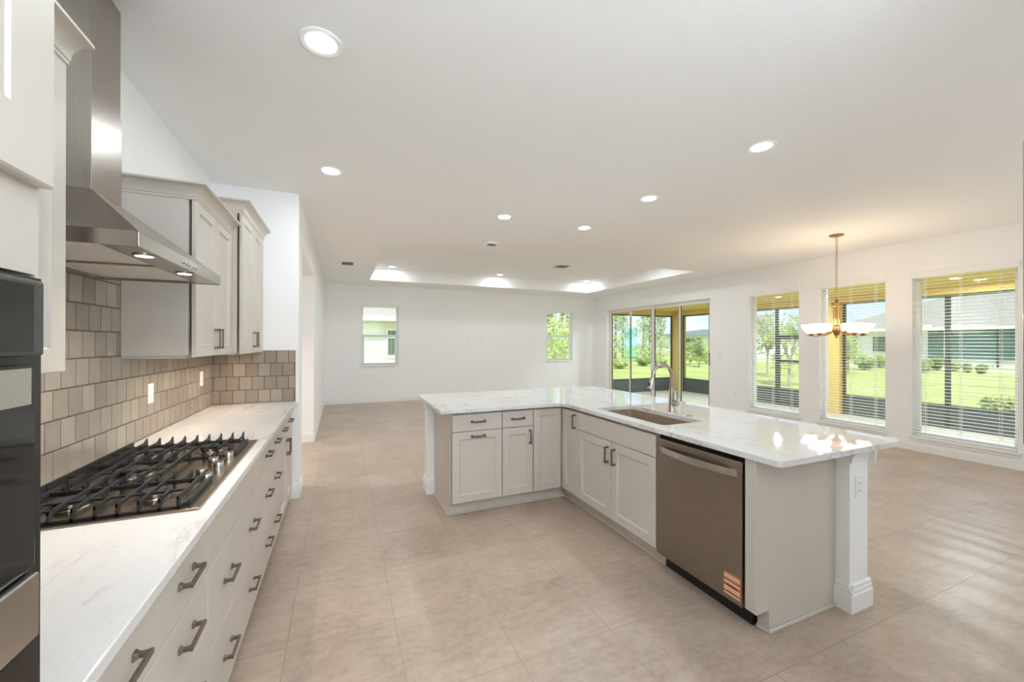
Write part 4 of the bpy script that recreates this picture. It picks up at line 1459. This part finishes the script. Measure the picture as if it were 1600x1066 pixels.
def leaf_cloud(mm, c, rx, ry, rz, n, s, rng):
    for _ in range(n):
        while True:
            x, y, z = rng.uniform(-1, 1), rng.uniform(-1, 1), rng.uniform(-1, 1)
            d = x*x+y*y+z*z
            if d < 1 and d > rng.random()*0.7:
                break
        p = Vector((c[0]+x*rx, c[1]+y*ry, c[2]+z*rz))
        a = Vector((rng.gauss(0, 1), rng.gauss(0, 1), rng.gauss(0, 0.8))).normalized()
        b = a.orthogonal().normalized()
        q = s*rng.uniform(0.6, 1.3)
        mm.add([p-a*q, p+b*q*0.5, p+a*q, p-b*q*0.5], [(0, 1, 2, 3)])

def tree(name, label, cat, x, y, h, kind, group, seed, spread=1.0, mat='leaf_pine'):
    rng = random.Random(seed)
    g = -0.22
    root = thing(name, label, cat, (x, y, g), group)
    mm = MB()
    if kind == 'pine':
        mm.tube([(x, y, g), (x+0.1, y, g+h*0.5), (x, y+0.1, g+h)], [0.11, 0.07, 0.02], 7)
        lv = MB()
        for k in range(14):
            t = 0.08+0.90*k/13
            for _ in range(2):
                a = rng.uniform(0, 6.28); r = (1.2-t)*1.3*spread*rng.uniform(0.2, 1)
                leaf_cloud(lv, (x+r*math.cos(a), y+r*math.sin(a), g+h*t+rng.uniform(-0.2, 0.2)), 0.75*spread, 0.75*spread, 0.4, 34, 0.15, rng)
    elif kind == 'bush':
        for _ in range(4):
            a = rng.uniform(0, 6.28)
            mm.tube([(x, y, g), (x+0.25*spread*math.cos(a), y+0.25*spread*math.sin(a), g+h*0.5)], [0.03, 0.012], 5)
        lv = MB()
        leaf_cloud(lv, (x, y, g+h*0.55), spread*0.8, spread*0.8, h*0.5, 320, 0.11, rng)
        for _ in range(4):
            a = rng.uniform(0, 6.28)
            leaf_cloud(lv, (x+0.6*spread*math.cos(a), y+0.6*spread*math.sin(a), g+h*rng.uniform(0.4, 0.8)), spread*0.45, spread*0.45, h*0.25, 90, 0.1, rng)
    else:
        mm.tube([(x, y, g), (x+0.1, y+0.05, g+h*0.45)], [0.06, 0.04], 6)
        for k in range(6):
            a = 1.05*k+rng.random()
            mm.tube([(x+0.1, y+0.05, g+h*0.35), (x+0.4*spread*math.cos(a), y+0.4*spread*math.sin(a), g+h*0.65), (x+0.9*spread*math.cos(a), y+0.9*spread*math.sin(a), g+h*0.9)], [0.03, 0.02, 0.008], 5)
        lv = MB()
        for _ in range(26):
            a = rng.uniform(0, 6.28); r = rng.uniform(0.1, 0.95)*spread
            leaf_cloud(lv, (x+r*math.cos(a), y+r*math.sin(a), g+h*rng.uniform(0.28, 0.99)), 0.33*spread, 0.33*spread, 0.25, 30, 0.085, rng)
    obj('trunk', mm, 'bark', root)
    obj('foliage', lv, mat, root, recalc=False)
    return root

def sym(px, depth):
    a = math.atan((px-800)/623.83)+YAW
    D = depth/math.cos(a-YAW)
    return D*math.sin(a), D*math.cos(a)
GP = 'tall pines beyond the lawn behind the sliding door'
for i, (px, dep, h, lab) in enumerate([(961, 30, 8.0, 'tall pale pine at the left edge of the sliding door view'), (973, 38, 8.6, 'second tall pine from the left through the sliding door'), (1004, 42, 7.4, 'thin pine just right of the blue film on the door'),
                                       (1014, 34, 5.4, 'pine behind the dark screen post outside the sliding door'), (1032, 39, 5.4, 'lower pine just left of the beige lanai corner column'), (948, 36, 9.0, 'tall pine hidden at the door jamb edge')]):
    x, y = sym(px, dep)
    tree('pine_tree', lab, 'tree', x, y, h, 'pine', GP, 30+i, 0.75)
GR = 'bushes and pines outside the far right window of the back wall'
for i, (px, dep, h, k, lab, mat, s) in enumerate([(860, 17, 2.7, 'bush', 'leafy bush low in the far right back window, left side', 'leaf_bush', 1.2), (873, 20.5, 3.0, 'bush', 'leafy bush low in the far right back window, middle', 'leaf_bush', 1.2), (885, 24, 2.8, 'bush', 'taller bush at the right of the far back window', 'leaf_bush', 1.0),
                                        (877, 31, 11.0, 'pine', 'bare tall pine in the far right back window, middle', 'leaf_pine', 0.2), (886, 28.5, 10.0, 'pine', 'bare tall pine in the far right back window, right', 'leaf_pine', 0.22), (861, 26, 4.6, 'pine', 'short young pine in the far right back window', 'leaf_pine', 0.5)]):
    x, y = sym(px, dep)
    tree('garden_bush' if k == 'bush' else 'pine_tree', lab, 'bush' if k == 'bush' else 'tree', x, y, h, k, GR, 60+i, s, mat)
GS = 'young trees and shrubs on the lawn seen through the blinds'
for i, (px, dep, h, k, lab, s) in enumerate([(1199, 20, 3.3, 'young', 'young leafy tree seen through the blind left of the screen post', 0.9), (1233, 15.5, 2.7, 'young', 'young leafy tree seen through the screen door right of the post', 0.8), (1325, 22, 2.0, 'young', 'small bright green tree beside the beige column', 0.8),
                                           (1352, 25, 0.8, 'bush', 'low shrub behind the chandelier shades', 0.55), (1375, 27.5, 0.9, 'bush', 'low shrub at the right side of the middle blind', 0.6), (1443, 23, 0.75, 'bush', 'low shrub at the left side of the right blind', 0.38), (1463, 25, 0.8, 'bush', 'low shrub just left of the post in the right blind', 0.42),
                                           (1490, 24, 0.6, 'bush', 'low shrub just right of the post in the right blind', 0.28), (1512, 23, 0.5, 'bush', 'tiny shrub in the middle of the right blind view', 0.22), (1534, 22, 0.5, 'bush', 'tiny dark shrub farther right in the right blind view', 0.2), (1562, 8.2, 0.55, 'bush', 'leafy shrub just outside the kick panel at far right', 0.22),
                                           (1078, 31, 1.7, 'bush', 'pale shrub through the right pane of the sliding door', 0.6), (1092, 27.5, 1.9, 'young', 'young tree through the right pane of the sliding door', 0.7), (1104, 32, 1.4, 'bush', 'pale shrub at the right end of the sliding door', 0.8),
                                           (1030, 27, 0.6, 'bush', 'low shrub right of the dark screen post beyond the door', 0.6), (1006, 29, 0.6, 'bush', 'low shrub left of centre beyond the sliding door', 0.6), (968, 26, 0.6, 'bush', 'low shrub under the leftmost pine beyond the door', 0.6)]):
    x, y = sym(px, dep)
    tree('garden_bush' if k == 'bush' else 'young_tree', lab, 'bush' if k == 'bush' else 'tree', x, y, h, k, GS, 90+i, s, 'leaf_bush' if i % 3 else 'leaf_dark')

def siding_wall(mm, a, b, z0, z1, n, pitch=0.18):
    a, b, n = Vector(a), Vector(b), Vector(n)
    z = z0
    Z = Vector((0, 0, 1))
    while z < z1-0.01:
        zt_ = min(z+pitch, z1)
        mm.hexa([a+Z*z, b+Z*z, b+Z*z+n*0.035, a+Z*z+n*0.035, a+Z*zt_, b+Z*zt_, b+Z*zt_+n*0.008, a+Z*zt_+n*0.008])
        z += pitch

# rear neighbour: long house with hipped pale roof and a dark screened porch
hz = thing('neighbour_house', 'pale roofed house with screened porch across the lawn behind the blinds', 'house', (45, 10, -0.22))
m = MB(); m.box((41.05, -12, -0.2), (50, 21.5, 2.62)); siding_wall(m, (41.05, 12.2, 0), (41.05, 21.5, 0), -0.2, 2.62, (-1, 0, 0))
obj('wall', m, 'siding', hz)
m = MB()
e0, e1 = -13.0, 22.3
m.add([(40.2, e0, 2.62), (51, e0, 2.62), (51, e1, 2.62), (40.2, e1, 2.62), (45.6, e0+5.4, 5.7), (45.6, e1-7.5, 5.7)], [(0, 3, 2, 1), (0, 4, 5, 3), (1, 2, 5, 4), (0, 1, 4), (2, 3, 5)])
obj('roof', m, 'roof', hz)
m = MB(); m.box((40.15, e0, 2.42), (40.25, e1, 2.64))
obj('fascia', m, 'fascia', hz)
m = MB(); m.box((40.9, 4.0, 0.35), (41.04, 15.4, 2.42))
pp = obj('porch_screen', m, 'teal', hz)
m = MB()
for y in (6.2, 9.0, 11.9, 14.4):
    m.box((40.85, y-0.05, -0.2), (40.9, y+0.05, 2.42))
obj('porch_post', m, 'bronze', pp)
m = MB(); m.box((40.6, 14.2, -0.2), (40.8, 14.42, 2.62)); 
obj('column', m, 'fascia', hz)
for y in (20.4, 18.4):
    m = MB(); m.box((40.99, y-0.45, 0.75), (41.01, y+0.45, 2.0))
    w = obj('window', m, 'houseglass', hz)
    m = MB(); m.box((40.97, y-0.53, 0.67), (40.99, y-0.45, 2.08)); m.box((40.97, y+0.45, 0.67), (40.99, y+0.53, 2.08)); m.box((40.97, y-0.45, 2.0), (40.99, y+0.45, 2.08)); m.box((40.97, y-0.45, 0.67), (40.99, y+0.45, 0.75))
    obj('window_frame', m, 'fascia', w)
m = MB(); m.box((40.95, 15.9, 0.2), (41.04, 17.4, 2.2))
obj('porch_door', m, 'teal', hz)

# far house seen through the sliding door
hx, hy = sym(1092, 60)
h2 = thing('neighbour_house', 'distant grey hip-roofed house seen through the right sliding door pane', 'house', (hx, hy, -0.22))
m = MB(); m.box((hx-3.4, hy-5, -0.2), (hx+9, hy+6, 2.5))
obj('wall', m, 'siding', h2)
m = MB(); m.add([(hx-4.2, hy-6, 2.5), (hx+10, hy-6, 2.5), (hx+10, hy+7, 2.5), (hx-4.2, hy+7, 2.5), (hx+1.5, hy+0.5, 3.55), (hx+4.5, hy+0.5, 3.55)], [(0, 3, 2, 1), (0, 1, 5, 4), (2, 3, 4, 5), (0, 4, 3), (1, 2, 5)])
obj('roof', m, 'roof_slate', h2)
m = MB(); m.box((hx-1.5, hy-5.1, 0.0), (hx+1.2, hy-5.01, 2.1)); m.box((hx-3.5, hy-3.5, 0.3), (hx-3.41, hy-0.5, 2.1))
obj('window', m, 'houseglass', h2)
m = MB(); m.box((hx+2.5, hy-7.5, -0.2), (hx+8.5, hy-5.2, 2.35))
obj('porch_screen', m, 'teal', h2)
# house left of the young trees in the first blind
hx, hy = sym(1190, 44)
h3 = thing('neighbour_house', 'pale house partly hidden behind the young tree in the first blind', 'house', (hx, hy, -0.22))
m = MB(); m.box((hx-1.2, hy-1, -0.2), (hx+4.0, hy+3.6, 2.7))
obj('wall', m, 'siding', h3)
m = MB(); m.add([(hx-1.7, hy-1.5, 2.7), (hx+4.5, hy-1.5, 2.7), (hx+4.5, hy+4.1, 2.7), (hx-1.7, hy+4.1, 2.7), (hx+1.2, hy+1.3, 4.6), (hx+1.8, hy+1.3, 4.6)], [(0, 3, 2, 1), (0, 1, 5, 4), (2, 3, 4, 5), (0, 4, 3), (1, 2, 5)])
obj('roof', m, 'roof', h3)
m = MB(); m.box((hx-0.6, hy-1.05, 0.8), (hx+0.4, hy-1.0, 2.0))
obj('window', m, 'houseglass', h3)

# next-door house right outside the far left window
h4 = thing('neighbour_house', 'white sided house close outside the left window of the far wall', 'house', (2, 19, -0.22))
YH = 17.0
m = MB(); siding_wall(m, (-8, YH, 0), (4.5, YH, 0), -0.2, 2.30, (0, -1, 0), 0.17); m.box((-8, YH, -0.2), (4.5, YH+8, 2.30))
obj('wall', m, 'siding', h4)
m = MB(); m.add([(-9, YH-0.55, 2.46), (5.1, YH-0.55, 2.46), (5.1, YH+9, 2.46), (-9, YH+9, 2.46), (-4, YH+4.2, 5.4), (0.2, YH+4.2, 5.4)], [(0, 3, 2, 1), (0, 1, 5, 4), (2, 3, 4, 5), (0, 4, 3), (1, 2, 5)])
obj('roof', m, 'roof', h4)
m = MB(); m.box((-9, YH-0.62, 2.32), (5.1, YH-0.55, 2.50))
obj('fascia', m, 'fascia', h4)
m = MB(); m.box((-9, YH-0.55, 2.30), (5.1, YH-0.04, 2.33))
obj('soffit', m, 'soffit', h4)
m = MB(); m.box((1.76, YH-0.06, 0.95), (2.12, YH-0.04, 1.95))
w = obj('window', m, 'houseglass', h4)
m = MB(); m.box((1.66, YH-0.08, 0.83), (1.76, YH-0.05, 2.05)); m.box((2.12, YH-0.08, 0.83), (2.22, YH-0.05, 2.05)); m.box((1.76, YH-0.08, 1.95), (2.12, YH-0.05, 2.05)); m.box((1.76, YH-0.08, 0.83), (2.12, YH-0.05, 0.95)); m.box((1.76, YH-0.075, 1.62), (2.12, YH-0.05, 1.70))
obj('window_frame', m, 'fascia', w)
